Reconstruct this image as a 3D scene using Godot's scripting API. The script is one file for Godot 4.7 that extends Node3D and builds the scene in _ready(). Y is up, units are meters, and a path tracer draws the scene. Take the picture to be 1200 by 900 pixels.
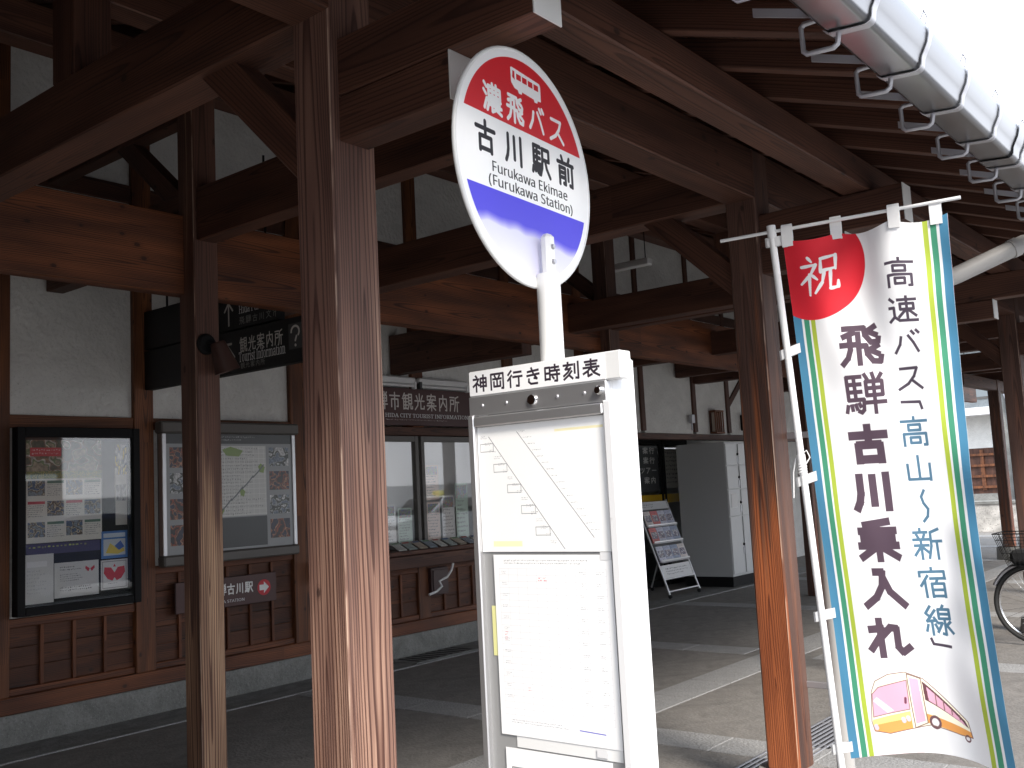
extends Node3D
# A bus stop sign and a nobori banner in front of the timber canopy of a station building.
# x runs along the building wall, y is up, z runs out from the wall (wall face at z = 0).

var M := {}
var taken := {}
var meshes := {}
var rng := RandomNumberGenerator.new()
const CAM := Vector3(0.0, 1.5, 6.9)
const RIGHT := Vector3(0.6295, -0.0512, 0.7753)
const UPV := Vector3(-0.0508, 0.9930, 0.1068)
const FWD := Vector3(0.7753, 0.1066, -0.6225)
const FOCAL := 1166.0
const PW := 0.165            # side of a canopy post
const BAY := 2.727
const NX := 1.80             # left face of the near post
const NZ := 4.86             # outer face of the outer post row
const X0 := -7.5
const X1 := 21.0

# ---------------------------------------------------------------- photo pixel -> point on a plane
func pix_ray(px: float, py: float) -> Vector3:
	return RIGHT * (px - 600.0) - UPV * (py - 450.0) + FWD * FOCAL
func on_z(px: float, py: float, z: float) -> Vector3:
	var r := pix_ray(px, py)
	return CAM + r * ((z - CAM.z) / r.z)
func on_x(px: float, py: float, x: float) -> Vector3:
	var r := pix_ray(px, py)
	return CAM + r * ((x - CAM.x) / r.x)
func on_y(px: float, py: float, y := 0.0) -> Vector3:
	var r := pix_ray(px, py)
	return CAM + r * ((y - CAM.y) / r.y)

# ---------------------------------------------------------------- nodes
func numbered(called: String) -> String:
	var n: int = taken.get(called, 0)
	taken[called] = n + 1
	return called if n == 0 else "%s_%03d" % [called, n]
func tag(o: Node3D, label: String, category: String, group := "") -> void:
	o.set_meta("label", label)
	o.set_meta("category", category)
	if group != "":
		o.set_meta("group", group)
func thing(called: String, label: String, category: String, at := Vector3.ZERO, group := "") -> Node3D:
	var o := Node3D.new()
	o.name = numbered(called)
	add_child(o)
	o.position = at
	tag(o, label, category, group)
	return o
func struct_root(called: String) -> Node3D:
	var o := Node3D.new()
	o.name = numbered(called)
	add_child(o)
	o.set_meta("kind", "structure")
	return o
func put(parent: Node3D, called: String, mesh: Mesh, mat: Material, at := Vector3.ZERO, turn := Vector3.ZERO) -> MeshInstance3D:
	var o := MeshInstance3D.new()
	o.name = called if parent != self else numbered(called)
	o.mesh = mesh
	o.material_override = mat
	parent.add_child(o, true)
	o.position = at
	o.rotation = turn
	return o

# ---------------------------------------------------------------- mesh building
func tri(st: SurfaceTool, a: Vector3, b: Vector3, c: Vector3, n: Vector3, ua := Vector2.ZERO, ub := Vector2.ZERO, uc := Vector2.ZERO) -> void:
	if (b - a).cross(c - a).dot(n) > 0.0:
		var t := b; b = c; c = t
		var u := ub; ub = uc; uc = u
	st.set_normal(n); st.set_uv(ua); st.add_vertex(a)
	st.set_normal(n); st.set_uv(ub); st.add_vertex(b)
	st.set_normal(n); st.set_uv(uc); st.add_vertex(c)
func quad(st: SurfaceTool, a: Vector3, b: Vector3, c: Vector3, d: Vector3, n: Vector3, ua := Vector2.ZERO, ub := Vector2.ZERO, uc := Vector2.ZERO, ud := Vector2.ZERO) -> void:
	tri(st, a, b, c, n, ua, ub, uc)
	tri(st, a, c, d, n, ua, uc, ud)
func new_st() -> SurfaceTool:
	var st := SurfaceTool.new()
	st.begin(Mesh.PRIMITIVE_TRIANGLES)
	return st
func face_uv(p: Vector3, n_axis: int, grain: int, us: float, vs: float, off: Vector2, h: Vector3) -> Vector2:
	var along := p[grain] + h[grain]
	var across: float
	if n_axis == grain:
		return Vector2(p[(grain + 1) % 3] * us * 0.6, p[(grain + 2) % 3] * us * 0.02) + off
	var other := 3 - n_axis - grain
	across = p[other] + h[other]
	return Vector2(across * us, -along * vs) + off
# box with chamfered edges; grain runs along axis `grain`; uv in texture repeats
func add_bevel(st: SurfaceTool, c: Vector3, size: Vector3, bev: float, grain: int, us := 1.0, vs := 0.25, off := Vector2.ZERO, face_step := 0.23) -> void:
	var h := size * 0.5
	var b: float = min(bev, min(h.x, min(h.y, h.z)) * 0.6)
	for ax in 3:
		var a1 := (ax + 1) % 3
		var a2 := (ax + 2) % 3
		for s in [-1.0, 1.0]:
			var pts: Array[Vector3] = []
			for k in [[-1.0, -1.0], [1.0, -1.0], [1.0, 1.0], [-1.0, 1.0]]:
				var p := Vector3.ZERO
				p[ax] = s * h[ax]
				p[a1] = k[0] * (h[a1] - b)
				p[a2] = k[1] * (h[a2] - b)
				pts.append(p)
			var n := Vector3.ZERO
			n[ax] = s
			var fo := off + Vector2(face_step * (ax * 2 + (1 if s > 0 else 0)), 0.0)
			var uv: Array[Vector2] = []
			for p in pts:
				uv.append(face_uv(p, ax, grain, us, vs, fo, h))
			quad(st, c + pts[0], c + pts[1], c + pts[2], c + pts[3], n, uv[0], uv[1], uv[2], uv[3])
		if b > 0.0001:
			for s1 in [-1.0, 1.0]:
				for s2 in [-1.0, 1.0]:
					# edge parallel to ax between faces a1 (sign s1) and a2 (sign s2)
					var q: Array[Vector3] = []
					for e in [[-1.0, 0], [1.0, 0], [1.0, 1], [-1.0, 1]]:
						var p := Vector3.ZERO
						p[ax] = e[0] * (h[ax] - b)
						p[a1] = s1 * (h[a1] if e[1] == 0 else h[a1] - b)
						p[a2] = s2 * (h[a2] - b if e[1] == 0 else h[a2])
						q.append(p)
					var n := Vector3.ZERO
					n[a1] = s1 * 0.7071
					n[a2] = s2 * 0.7071
					var uv: Array[Vector2] = []
					for p in q:
						uv.append(face_uv(p, a1 if a1 != grain else a2, grain, us, vs, off, h))
					quad(st, c + q[0], c + q[1], c + q[2], c + q[3], n, uv[0], uv[1], uv[2], uv[3])
	if b > 0.0001:
		for sx in [-1.0, 1.0]:
			for sy in [-1.0, 1.0]:
				for sz in [-1.0, 1.0]:
					var p1 := Vector3(sx * h.x, sy * (h.y - b), sz * (h.z - b))
					var p2 := Vector3(sx * (h.x - b), sy * h.y, sz * (h.z - b))
					var p3 := Vector3(sx * (h.x - b), sy * (h.y - b), sz * h.z)
					tri(st, c + p1, c + p2, c + p3, Vector3(sx, sy, sz).normalized(), off, off, off)
func bevel_mesh(size: Vector3, bev := 0.004, grain := 1, variant := 0) -> ArrayMesh:
	var key := "b%.4f_%.4f_%.4f_%.4f_%d_%d" % [size.x, size.y, size.z, bev, grain, variant]
	if not meshes.has(key):
		var st := new_st()
		add_bevel(st, Vector3.ZERO, size, bev, grain, 1.0, 0.25, Vector2(0.137 * variant, 0.211 * variant))
		meshes[key] = st.commit()
	return meshes[key]
# a box-shaped piece between two corners
func piece(parent: Node3D, called: String, lo: Vector3, hi: Vector3, mat: Material, bev := 0.004, grain := 1) -> MeshInstance3D:
	return put(parent, called, bevel_mesh(hi - lo, bev, grain, rng.randi() % 7), mat, (lo + hi) * 0.5)
# bar from a to b with rectangular section w (sideways) x t, long axis = local y
func bar(parent: Node3D, called: String, a: Vector3, b: Vector3, w: float, t: float, side: Vector3, mat: Material, bev := 0.003) -> MeshInstance3D:
	var y := (b - a).normalized()
	var z := side.cross(y).normalized()
	var x := y.cross(z).normalized()
	var o := put(parent, called, bevel_mesh(Vector3(w, (b - a).length(), t), bev, 1, rng.randi() % 7), mat)
	o.transform = Transform3D(Basis(x, y, z), (a + b) * 0.5)
	return o
func add_tube(st: SurfaceTool, path: Array, radius: float, sides := 10, caps := true) -> void:
	var n := path.size()
	var prev_x := Vector3.ZERO
	var rings: Array = []
	for i in n:
		var p: Vector3 = path[i]
		var d: Vector3
		if i == 0:
			d = path[1] - path[0]
		elif i == n - 1:
			d = path[n - 1] - path[n - 2]
		else:
			d = (path[i + 1] - p).normalized() + (p - path[i - 1]).normalized()
		d = d.normalized()
		var x: Vector3
		if i == 0:
			x = d.cross(Vector3.UP if absf(d.y) < 0.9 else Vector3.RIGHT).normalized()
		else:
			x = (prev_x - d * prev_x.dot(d)).normalized()
		prev_x = x
		var y := d.cross(x)
		var ring: Array = []
		for k in sides:
			var a := TAU * k / sides
			ring.append([p + (x * cos(a) + y * sin(a)) * radius, x * cos(a) + y * sin(a)])
		rings.append(ring)
	for i in n - 1:
		for k in sides:
			var k2 := (k + 1) % sides
			var A: Array = rings[i][k]; var B: Array = rings[i][k2]; var C: Array = rings[i + 1][k2]; var D: Array = rings[i + 1][k]
			smooth_quad(st, A, B, C, D, float(k) / sides, float(i) / n, float(k + 1) / sides, float(i + 1) / n)
	if caps:
		for e in [0, n - 1]:
			var c: Vector3 = path[e]
			var nd: Vector3 = (path[0] - path[1]).normalized() if e == 0 else (path[n - 1] - path[n - 2]).normalized()
			for k in sides:
				tri(st, c, rings[e][k][0], rings[e][(k + 1) % sides][0], nd)
func smooth_quad(st: SurfaceTool, A: Array, B: Array, C: Array, D: Array, u0 := 0.0, v0 := 0.0, u1 := 1.0, v1 := 1.0) -> void:
	smooth_tri(st, [A, B, C], [Vector2(u0, v0), Vector2(u1, v0), Vector2(u1, v1)])
	smooth_tri(st, [A, C, D], [Vector2(u0, v0), Vector2(u1, v1), Vector2(u0, v1)])
func smooth_tri(st: SurfaceTool, P: Array, U: Array) -> void:
	var a: Vector3 = P[0][0]; var b: Vector3 = P[1][0]; var c: Vector3 = P[2][0]
	var n: Vector3 = P[0][1] + P[1][1] + P[2][1]
	var order := [0, 1, 2]
	if (b - a).cross(c - a).dot(n) > 0.0:
		order = [0, 2, 1]
	for i in order:
		st.set_normal(P[i][1]); st.set_uv(U[i]); st.add_vertex(P[i][0])
func tube_mesh(path: Array, radius: float, sides := 10) -> ArrayMesh:
	var st := new_st()
	add_tube(st, path, radius, sides)
	return st.commit()
# lathe round the y axis; profile of Vector2(radius, y)
func add_lathe(st: SurfaceTool, prof: Array, sides := 32, sharp := true) -> void:
	for i in prof.size() - 1:
		var p: Vector2 = prof[i]; var q: Vector2 = prof[i + 1]
		var d := q - p
		var nn := Vector2(d.y, -d.x).normalized()
		for k in sides:
			var a0 := TAU * k / sides; var a1 := TAU * (k + 1) / sides
			var r0 := Vector3(cos(a0), 0, sin(a0)); var r1 := Vector3(cos(a1), 0, sin(a1))
			var n0 := r0 * nn.x + Vector3.UP * nn.y
			var n1 := r1 * nn.x + Vector3.UP * nn.y
			smooth_quad(st, [r0 * p.x + Vector3.UP * p.y, n0], [r1 * p.x + Vector3.UP * p.y, n1], [r1 * q.x + Vector3.UP * q.y, n1], [r0 * q.x + Vector3.UP * q.y, n0])
func lathe_mesh(prof: Array, sides := 32) -> ArrayMesh:
	var st := new_st()
	add_lathe(st, prof, sides)
	return st.commit()
# extrude a polygon given in the (a, b) plane along direction c by depth, starting at origin o
func add_prism(st: SurfaceTool, poly: PackedVector2Array, o: Vector3, a: Vector3, b: Vector3, c: Vector3) -> void:
	var idx := Geometry2D.triangulate_polygon(poly)
	var nc := c.normalized()
	for i in range(0, idx.size(), 3):
		var q: Array[Vector3] = []
		for k in 3:
			q.append(o + a * poly[idx[i + k]].x + b * poly[idx[i + k]].y)
		tri(st, q[0], q[1], q[2], -nc)
		tri(st, q[0] + c, q[1] + c, q[2] + c, nc)
	var cen := Vector2.ZERO
	for p in poly:
		cen += p
	cen /= poly.size()
	var ccw := not Geometry2D.is_polygon_clockwise(poly)
	for i in poly.size():
		var p := poly[i]; var q2 := poly[(i + 1) % poly.size()]
		var e := q2 - p
		var n2 := Vector2(e.y, -e.x).normalized()
		if Geometry2D.is_point_in_polygon((p + q2) * 0.5 + n2 * 0.0005, poly):
			n2 = -n2
		var P := o + a * p.x + b * p.y; var Q := o + a * q2.x + b * q2.y
		quad(st, P, Q, Q + c, P + c, (a * n2.x + b * n2.y).normalized())
# a flat printed sheet: tl = top left corner, r and d = full edge vectors, n = the side the print faces
func sheet_mesh(tl: Vector3, r: Vector3, d: Vector3, n: Vector3, thick: float) -> ArrayMesh:
	var st := new_st()
	var k := -n * thick
	quad(st, tl, tl + r, tl + r + d, tl + d, n, Vector2(0, 0), Vector2(1, 0), Vector2(1, 1), Vector2(0, 1))
	var e := Vector2(0.004, 0.004)
	quad(st, tl + k, tl + r + k, tl + r + d + k, tl + d + k, -n, e, e, e, e)
	var cs := [tl, tl + r, tl + r + d, tl + d]
	var mid := tl + (r + d) * 0.5
	for i in 4:
		var A: Vector3 = cs[i]; var B: Vector3 = cs[(i + 1) % 4]
		var out := ((A + B) * 0.5 - mid)
		quad(st, A, B, B + k, A + k, out.normalized(), e, e, e, e)
	return st.commit()
func sheet(parent: Node3D, called: String, tl: Vector3, r: Vector3, d: Vector3, n: Vector3, thick: float, mat: Material) -> MeshInstance3D:
	return put(parent, called, sheet_mesh(tl, r, d, n, thick), mat)
# sheet on a plane of constant z given by world x range and y range
func zsheet(parent: Node3D, called: String, xa: float, xb: float, yb: float, yt: float, z: float, mat: Material, thick := 0.003) -> MeshInstance3D:
	return sheet(parent, called, Vector3(xa, yt, z), Vector3(xb - xa, 0, 0), Vector3(0, yb - yt, 0), Vector3(0, 0, 1), thick, mat)
# sheet that faces -x: reads from low z (left) to high z (right)
func xsheet(parent: Node3D, called: String, za: float, zb: float, yb: float, yt: float, x: float, mat: Material, thick := 0.002) -> MeshInstance3D:
	return sheet(parent, called, Vector3(x, yt, za), Vector3(0, 0, zb - za), Vector3(0, yb - yt, 0), Vector3(-1, 0, 0), thick, mat)
func latin(parent: Node3D, called: String, text: String, at: Vector3, height: float, width: float, basis: Basis, mat: Material, face := "Droid Sans", depth := 0.0012, weight := 400) -> MeshInstance3D:
	var f := SystemFont.new()
	f.font_names = PackedStringArray([face])
	f.font_weight = weight
	var t := TextMesh.new()
	t.font = f
	t.text = text
	t.font_size = 32
	t.pixel_size = height / 32.0
	t.depth = depth
	t.curve_step = 2.0
	var o := put(parent, called, t, mat)
	var w := t.get_aabb().size.x
	var s := width / maxf(w, 0.0001)
	o.transform = Transform3D(Basis(basis.x * s, basis.y, basis.z), at)
	return o

# ---------------------------------------------------------------- drawing on images (print and lettering)
func blank(w: int, h: int, c: Color) -> Image:
	var im := Image.create(w, h, false, Image.FORMAT_RGB8)
	im.fill(c)
	return im
func stroke(im: Image, ax: float, ay: float, bx: float, by: float, hw: float, c: Color, square := false) -> void:
	var w := im.get_width(); var h := im.get_height()
	var dx := bx - ax; var dy := by - ay
	var ln := maxf(sqrt(dx * dx + dy * dy), 0.001)
	dx /= ln; dy /= ln
	var ext := hw * 1.5 + 2.0
	var x0 := maxi(0, int(minf(ax, bx) - ext)); var x1 := mini(w - 1, int(maxf(ax, bx) + ext))
	var y0 := maxi(0, int(minf(ay, by) - ext)); var y1 := mini(h - 1, int(maxf(ay, by) + ext))
	for y in range(y0, y1 + 1):
		for x in range(x0, x1 + 1):
			var px := x + 0.5 - ax; var py := y + 0.5 - ay
			var t := px * dx + py * dy
			var s := px * dy - py * dx
			var d: float
			if square:
				d = maxf(absf(s) - hw, absf(t - ln * 0.5) - ln * 0.5 - hw * 0.55)
			else:
				var tt := clampf(t, 0.0, ln)
				d = sqrt((t - tt) * (t - tt) + s * s) - hw
			if d < 0.5:
				var a := clampf(0.5 - d, 0.0, 1.0)
				im.set_pixel(x, y, c if a > 0.99 else im.get_pixel(x, y).lerp(c, a))
func glyph(im: Image, ch: String, x: float, y: float, w: float, h: float, hw: float, c: Color, square := false) -> void:
	if not GLYPHS.has(ch):
		return
	for s in GLYPHS[ch]:
		for i in range(0, s.size() - 2, 2):
			stroke(im, x + s[i] * w * 0.01, y + s[i + 1] * h * 0.01, x + s[i + 2] * w * 0.01, y + s[i + 3] * h * 0.01, hw, c, square)
func row(im: Image, text: String, x: float, y: float, w: float, h: float, pitch: float, hw: float, c: Color, square := false) -> void:
	for i in text.length():
		glyph(im, text[i], x + i * pitch, y, w, h, hw, c, square)
func fill_poly(im: Image, pts: Array, c: Color) -> void:
	var y0 := 1e9; var y1 := -1e9
	for p in pts:
		y0 = minf(y0, p.y); y1 = maxf(y1, p.y)
	for y in range(maxi(0, int(y0)), mini(im.get_height() - 1, int(y1) + 1)):
		var xs: Array[float] = []
		for i in pts.size():
			var a: Vector2 = pts[i]; var b: Vector2 = pts[(i + 1) % pts.size()]
			if (a.y <= y + 0.5) != (b.y <= y + 0.5):
				xs.append(a.x + (y + 0.5 - a.y) / (b.y - a.y) * (b.x - a.x))
		xs.sort()
		for i in range(0, xs.size() - 1, 2):
			var xa := maxi(0, int(round(xs[i]))); var xb := mini(im.get_width(), int(round(xs[i + 1])))
			if xb > xa:
				im.fill_rect(Rect2i(xa, y, xb - xa, 1), c)
func outline(im: Image, pts: Array, hw: float, c: Color, closed := true) -> void:
	for i in pts.size() - (0 if closed else 1):
		var a: Vector2 = pts[i]; var b: Vector2 = pts[(i + 1) % pts.size()]
		stroke(im, a.x, a.y, b.x, b.y, hw, c)
func rect(im: Image, x: float, y: float, w: float, h: float, c: Color) -> void:
	im.fill_rect(Rect2i(int(x), int(y), maxi(1, int(w)), maxi(1, int(h))), c)
# rows of tiny marks that read as small print from a distance
func small_print(im: Image, x: float, y: float, w: float, h: float, line: float, c: Color, r: RandomNumberGenerator) -> void:
	var yy := y
	while yy < y + h - line * 0.5:
		var xx := x
		var stop := x + w * r.randf_range(0.6, 1.0)
		while xx < stop:
			var k := line * r.randf_range(0.25, 0.6)
			rect(im, xx, yy + line * r.randf_range(0.0, 0.2), k, line * r.randf_range(0.25, 0.5), im.get_pixel(clampi(int(xx), 0, im.get_width() - 1), clampi(int(yy), 0, im.get_height() - 1)).lerp(c, r.randf_range(0.5, 1.0)))
			xx += k + line * r.randf_range(0.15, 0.4)
		yy += line
# a small colour photograph as printed on a poster: patches of the given colours with fine detail
func photo_print(im: Image, x: float, y: float, w: float, h: float, cols: Array, r: RandomNumberGenerator) -> void:
	var n := FastNoiseLite.new(); n.seed = r.randi() % 10000; n.frequency = 1.0; n.fractal_octaves = 2; n.fractal_gain = 0.4
	var ox := r.randf() * 50.0
	for yy in range(maxi(0, int(y)), mini(im.get_height(), int(y + h))):
		for xx in range(maxi(0, int(x)), mini(im.get_width(), int(x + w))):
			var u := (xx - x) / h; var v := (yy - y) / h
			var q := n.get_noise_2d(u * 1.7 + ox, v * 1.9) * 1.2 + 0.5 - (v - 0.5) * 0.35
			var f := clampf(q, 0.0, 0.999) * cols.size()
			var c: Color = cols[int(f)]
			var k := 1.0 + 0.35 * n.get_noise_2d(u * 6.0 + ox, v * 6.0 + 7.0)
			im.set_pixel(xx, yy, Color(clampf(c.r * k, 0, 1), clampf(c.g * k, 0, 1), clampf(c.b * k, 0, 1)))
func img_mat(im: Image, rough := 0.6) -> StandardMaterial3D:
	var m := StandardMaterial3D.new()
	m.albedo_texture = ImageTexture.create_from_image(im)
	m.roughness = rough
	return m
func flat_mat(c: Color, rough := 0.6, metal := 0.0) -> StandardMaterial3D:
	var m := StandardMaterial3D.new()
	m.albedo_color = Color(c.r, c.g, c.b).linear_to_srgb()
	m.roughness = rough
	m.metallic = metal
	return m
# ---------------------------------------------------------------- procedural materials
# sawn cedar: growth rings cut by a face, stain in the wood, stain worn to bare wood in streaks
func wood_images(w: int, h: int, wm: float, hm: float, face: float, sd: int, ring: float, dark: Color, pale: Color, bare_dark: Color, bare_pale: Color, wear_low: float, contrast: float, wears := [1.0], knots := 0) -> Array:
	var r := RandomNumberGenerator.new()
	r.seed = sd
	var n1 := FastNoiseLite.new(); n1.seed = sd; n1.frequency = 1.0; n1.fractal_octaves = 2
	var n2 := FastNoiseLite.new(); n2.seed = sd + 7; n2.frequency = 1.0; n2.fractal_octaves = 3
	var nf := int(ceil(wm / face)) + 1
	var off: Array[float] = []; var dep: Array[float] = []; var slo: Array[float] = []; var worn: Array[float] = []
	for i in nf:
		off.append(r.randf_range(-0.018, 0.018)); dep.append(r.randf_range(0.004, 0.02)); slo.append(r.randf_range(0.018, 0.03) * (1.0 if r.randf() < 0.5 else -1.0))
		worn.append(wears[i % wears.size()])
	var col := PackedByteArray(); col.resize(w * h * 3)
	var hei := PackedByteArray(); hei.resize(w * h * 3)
	var i3 := 0
	for y in h:
		var v := hm * y / h
		for x in w:
			var u := wm * x / w
			var fi := int(u / face)
			var uf := u - fi * face - face * 0.5 + off[fi] + 0.006 * n1.get_noise_2d(fi * 31.0, v * 0.9)
			var d := dep[fi] + slo[fi] * (v - hm * 0.4) + 0.007 * n1.get_noise_2d(uf * 4.0 + fi * 9.0, v * 1.2)
			var rr := sqrt(uf * uf + d * d) + 0.0005 * n2.get_noise_2d(u * 22.0, v * 2.0)
			var ph := rr / ring + 0.35 * sin(rr / ring * 0.9)
			var fr := ph - floorf(ph)
			var late := clampf((fr - 0.5) / 0.38, 0.0, 1.0)
			late = late * late * (3.0 - 2.0 * late)
			if fr > 0.9:
				late *= (1.0 - fr) / 0.1
			var fib := n2.get_noise_2d(u * 420.0, v * 2.2)
			var blot := n1.get_noise_2d(u * 7.0 + 40.0, v * 0.9)
			var tone := clampf(0.66 + 0.38 * blot + 0.20 * fib - late * contrast, 0.0, 1.0)
			var cr := dark.r + (pale.r - dark.r) * tone
			var cg := dark.g + (pale.g - dark.g) * tone
			var cb := dark.b + (pale.b - dark.b) * tone
			if wear_low > 0.0:
				# texture row 0 is the foot of the piece; stain is lost in streaks between the hard grain lines
				var k := clampf((wear_low - v) / wear_low, 0.0, 1.0)
				var wv := (1.5 * k - 0.35) * worn[fi] + 0.75 * n1.get_noise_2d(u * 16.0 + 90.0, v * 0.8) + 0.35 * fib - absf(uf) * 3.0
				wv = clampf(wv * 1.8, 0.0, 1.0) * minf(worn[fi] * 1.5, 1.0)
				var t2 := clampf(0.74 + 0.4 * blot + 0.28 * fib - late * 1.0, 0.0, 1.0)
				cr += (bare_dark.r + (bare_pale.r - bare_dark.r) * t2 - cr) * wv
				cg += (bare_dark.g + (bare_pale.g - bare_dark.g) * t2 - cg) * wv
				cb += (bare_dark.b + (bare_pale.b - bare_dark.b) * t2 - cb) * wv
			# stain rubbed off along the arris
			if wear_low > 0.0:
				var ed := face * 0.5 - absf(u - fi * face - face * 0.5)
				if ed < 0.0045:
					var rub := clampf(0.7 + 1.6 * n1.get_noise_2d(fi * 17.0, v * 5.0) + 0.5 * fib, 0.0, 0.8) * (1.0 - ed / 0.0045)
					cr += (0.80 - cr) * rub; cg += (0.70 - cg) * rub; cb += (0.62 - cb) * rub
			col[i3] = int(clampf(cr, 0, 1) * 255.0); col[i3 + 1] = int(clampf(cg, 0, 1) * 255.0); col[i3 + 2] = int(clampf(cb, 0, 1) * 255.0)
			var hh := int(clampf(0.4 + late * 0.45 + fib * 0.15, 0, 1) * 255.0)
			hei[i3] = hh; hei[i3 + 1] = hh; hei[i3 + 2] = hh
			i3 += 3
	var a := Image.create_from_data(w, h, false, Image.FORMAT_RGB8, col)
	for k in knots:
		# a knot: dark heart with a few rings round it
		var kx := r.randf_range(8, w - 8); var ky := r.randf_range(8, h - 8)
		var ka := r.randf_range(0.008, 0.016)
		var rx := ka / wm * w; var ry := ka * 1.5 / hm * h
		for yy in range(maxi(0, int(ky - ry * 2.2)), mini(h - 1, int(ky + ry * 2.2))):
			for xx in range(maxi(0, int(kx - rx * 2.0)), mini(w - 1, int(kx + rx * 2.0))):
				var q := Vector2((xx - kx) / rx, (yy - ky) / ry).length()
				if q < 1.0:
					a.set_pixel(xx, yy, a.get_pixel(xx, yy).lerp(dark * 0.7, clampf((1.0 - q) * 2.0, 0.0, 0.7)))
				elif q < 1.9:
					a.set_pixel(xx, yy, a.get_pixel(xx, yy).lerp(dark * 0.8, 0.4 * (0.5 + 0.5 * sin(q * 14.0)) * (1.9 - q)))
	var b := Image.create_from_data(w, h, false, Image.FORMAT_RGB8, hei)
	b.bump_map_to_normal_map(1.6)
	return [ImageTexture.create_from_image(a), ImageTexture.create_from_image(b)]
func wood_mat(tex: Array, tint := Color.WHITE, rough := 0.6, bump := 0.6) -> StandardMaterial3D:
	var m := StandardMaterial3D.new()
	m.albedo_color = tint
	m.albedo_texture = tex[0]
	m.normal_enabled = true
	m.normal_texture = tex[1]
	m.normal_scale = bump
	m.roughness = rough
	return m
func speckle_image(s: int, sd: int, base: Color, spread: float, coarse: float, specks: Array, amount: float) -> ImageTexture:
	var r := RandomNumberGenerator.new(); r.seed = sd
	var n := FastNoiseLite.new(); n.seed = sd; n.frequency = 1.0; n.fractal_octaves = 4
	var d := PackedByteArray(); d.resize(s * s * 3)
	var i := 0
	for y in s:
		for x in s:
			# noise on a torus so that the tile repeats without a seam
			var ax := TAU * x / s; var ay := TAU * y / s
			var big := n.get_noise_3d(cos(ax) * 0.8 + 3.0 * cos(ay) * 0.27, sin(ax) * 0.8 + sin(ay) * 0.8, cos(ay) * 0.8)
			var k := 1.0 + coarse * big + spread * (r.randf() - 0.5)
			var c := base * k
			if r.randf() < amount:
				c = c.lerp(specks[r.randi() % specks.size()], r.randf_range(0.4, 0.9))
			d[i] = int(clampf(c.r, 0, 1) * 255.0); d[i + 1] = int(clampf(c.g, 0, 1) * 255.0); d[i + 2] = int(clampf(c.b, 0, 1) * 255.0)
			i += 3
	return ImageTexture.create_from_image(Image.create_from_data(s, s, false, Image.FORMAT_RGB8, d))
# white enamel with grey rub marks
func scuffed_image(sz: int, sd: int) -> ImageTexture:
	var n := FastNoiseLite.new(); n.seed = sd; n.frequency = 0.012; n.fractal_octaves = 5
	var im := blank(sz, sz, s(228, 228, 229))
	for y in sz:
		for x in sz:
			var q := n.get_noise_2d(x, y * 0.6)
			var k := clampf((q - 0.34) * 3.0, 0.0, 0.5)
			if k > 0.0:
				im.set_pixel(x, y, s(228, 228, 229).lerp(s(128, 126, 124), k))
	return ImageTexture.create_from_image(im)
func tri_mat(tex: Texture2D, scale: float, rough: float, bump := 0.0, world := true) -> StandardMaterial3D:
	var m := StandardMaterial3D.new()
	m.albedo_texture = tex
	m.uv1_triplanar = true
	m.uv1_world_triplanar = world
	m.uv1_scale = Vector3.ONE * scale
	m.roughness = rough
	if bump > 0.0:
		var nt := NoiseTexture2D.new()
		nt.width = 256; nt.height = 256; nt.seamless = true; nt.as_normal_map = true; nt.bump_strength = bump
		var fn := FastNoiseLite.new(); fn.frequency = 0.09; fn.fractal_octaves = 4; fn.seed = 5
		nt.noise = fn
		m.normal_enabled = true
		m.normal_texture = nt
		m.normal_scale = 0.5
	return m
func s(r: float, g: float, b: float) -> Color:   # sRGB 0-255
	return Color(r / 255.0, g / 255.0, b / 255.0)
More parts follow.
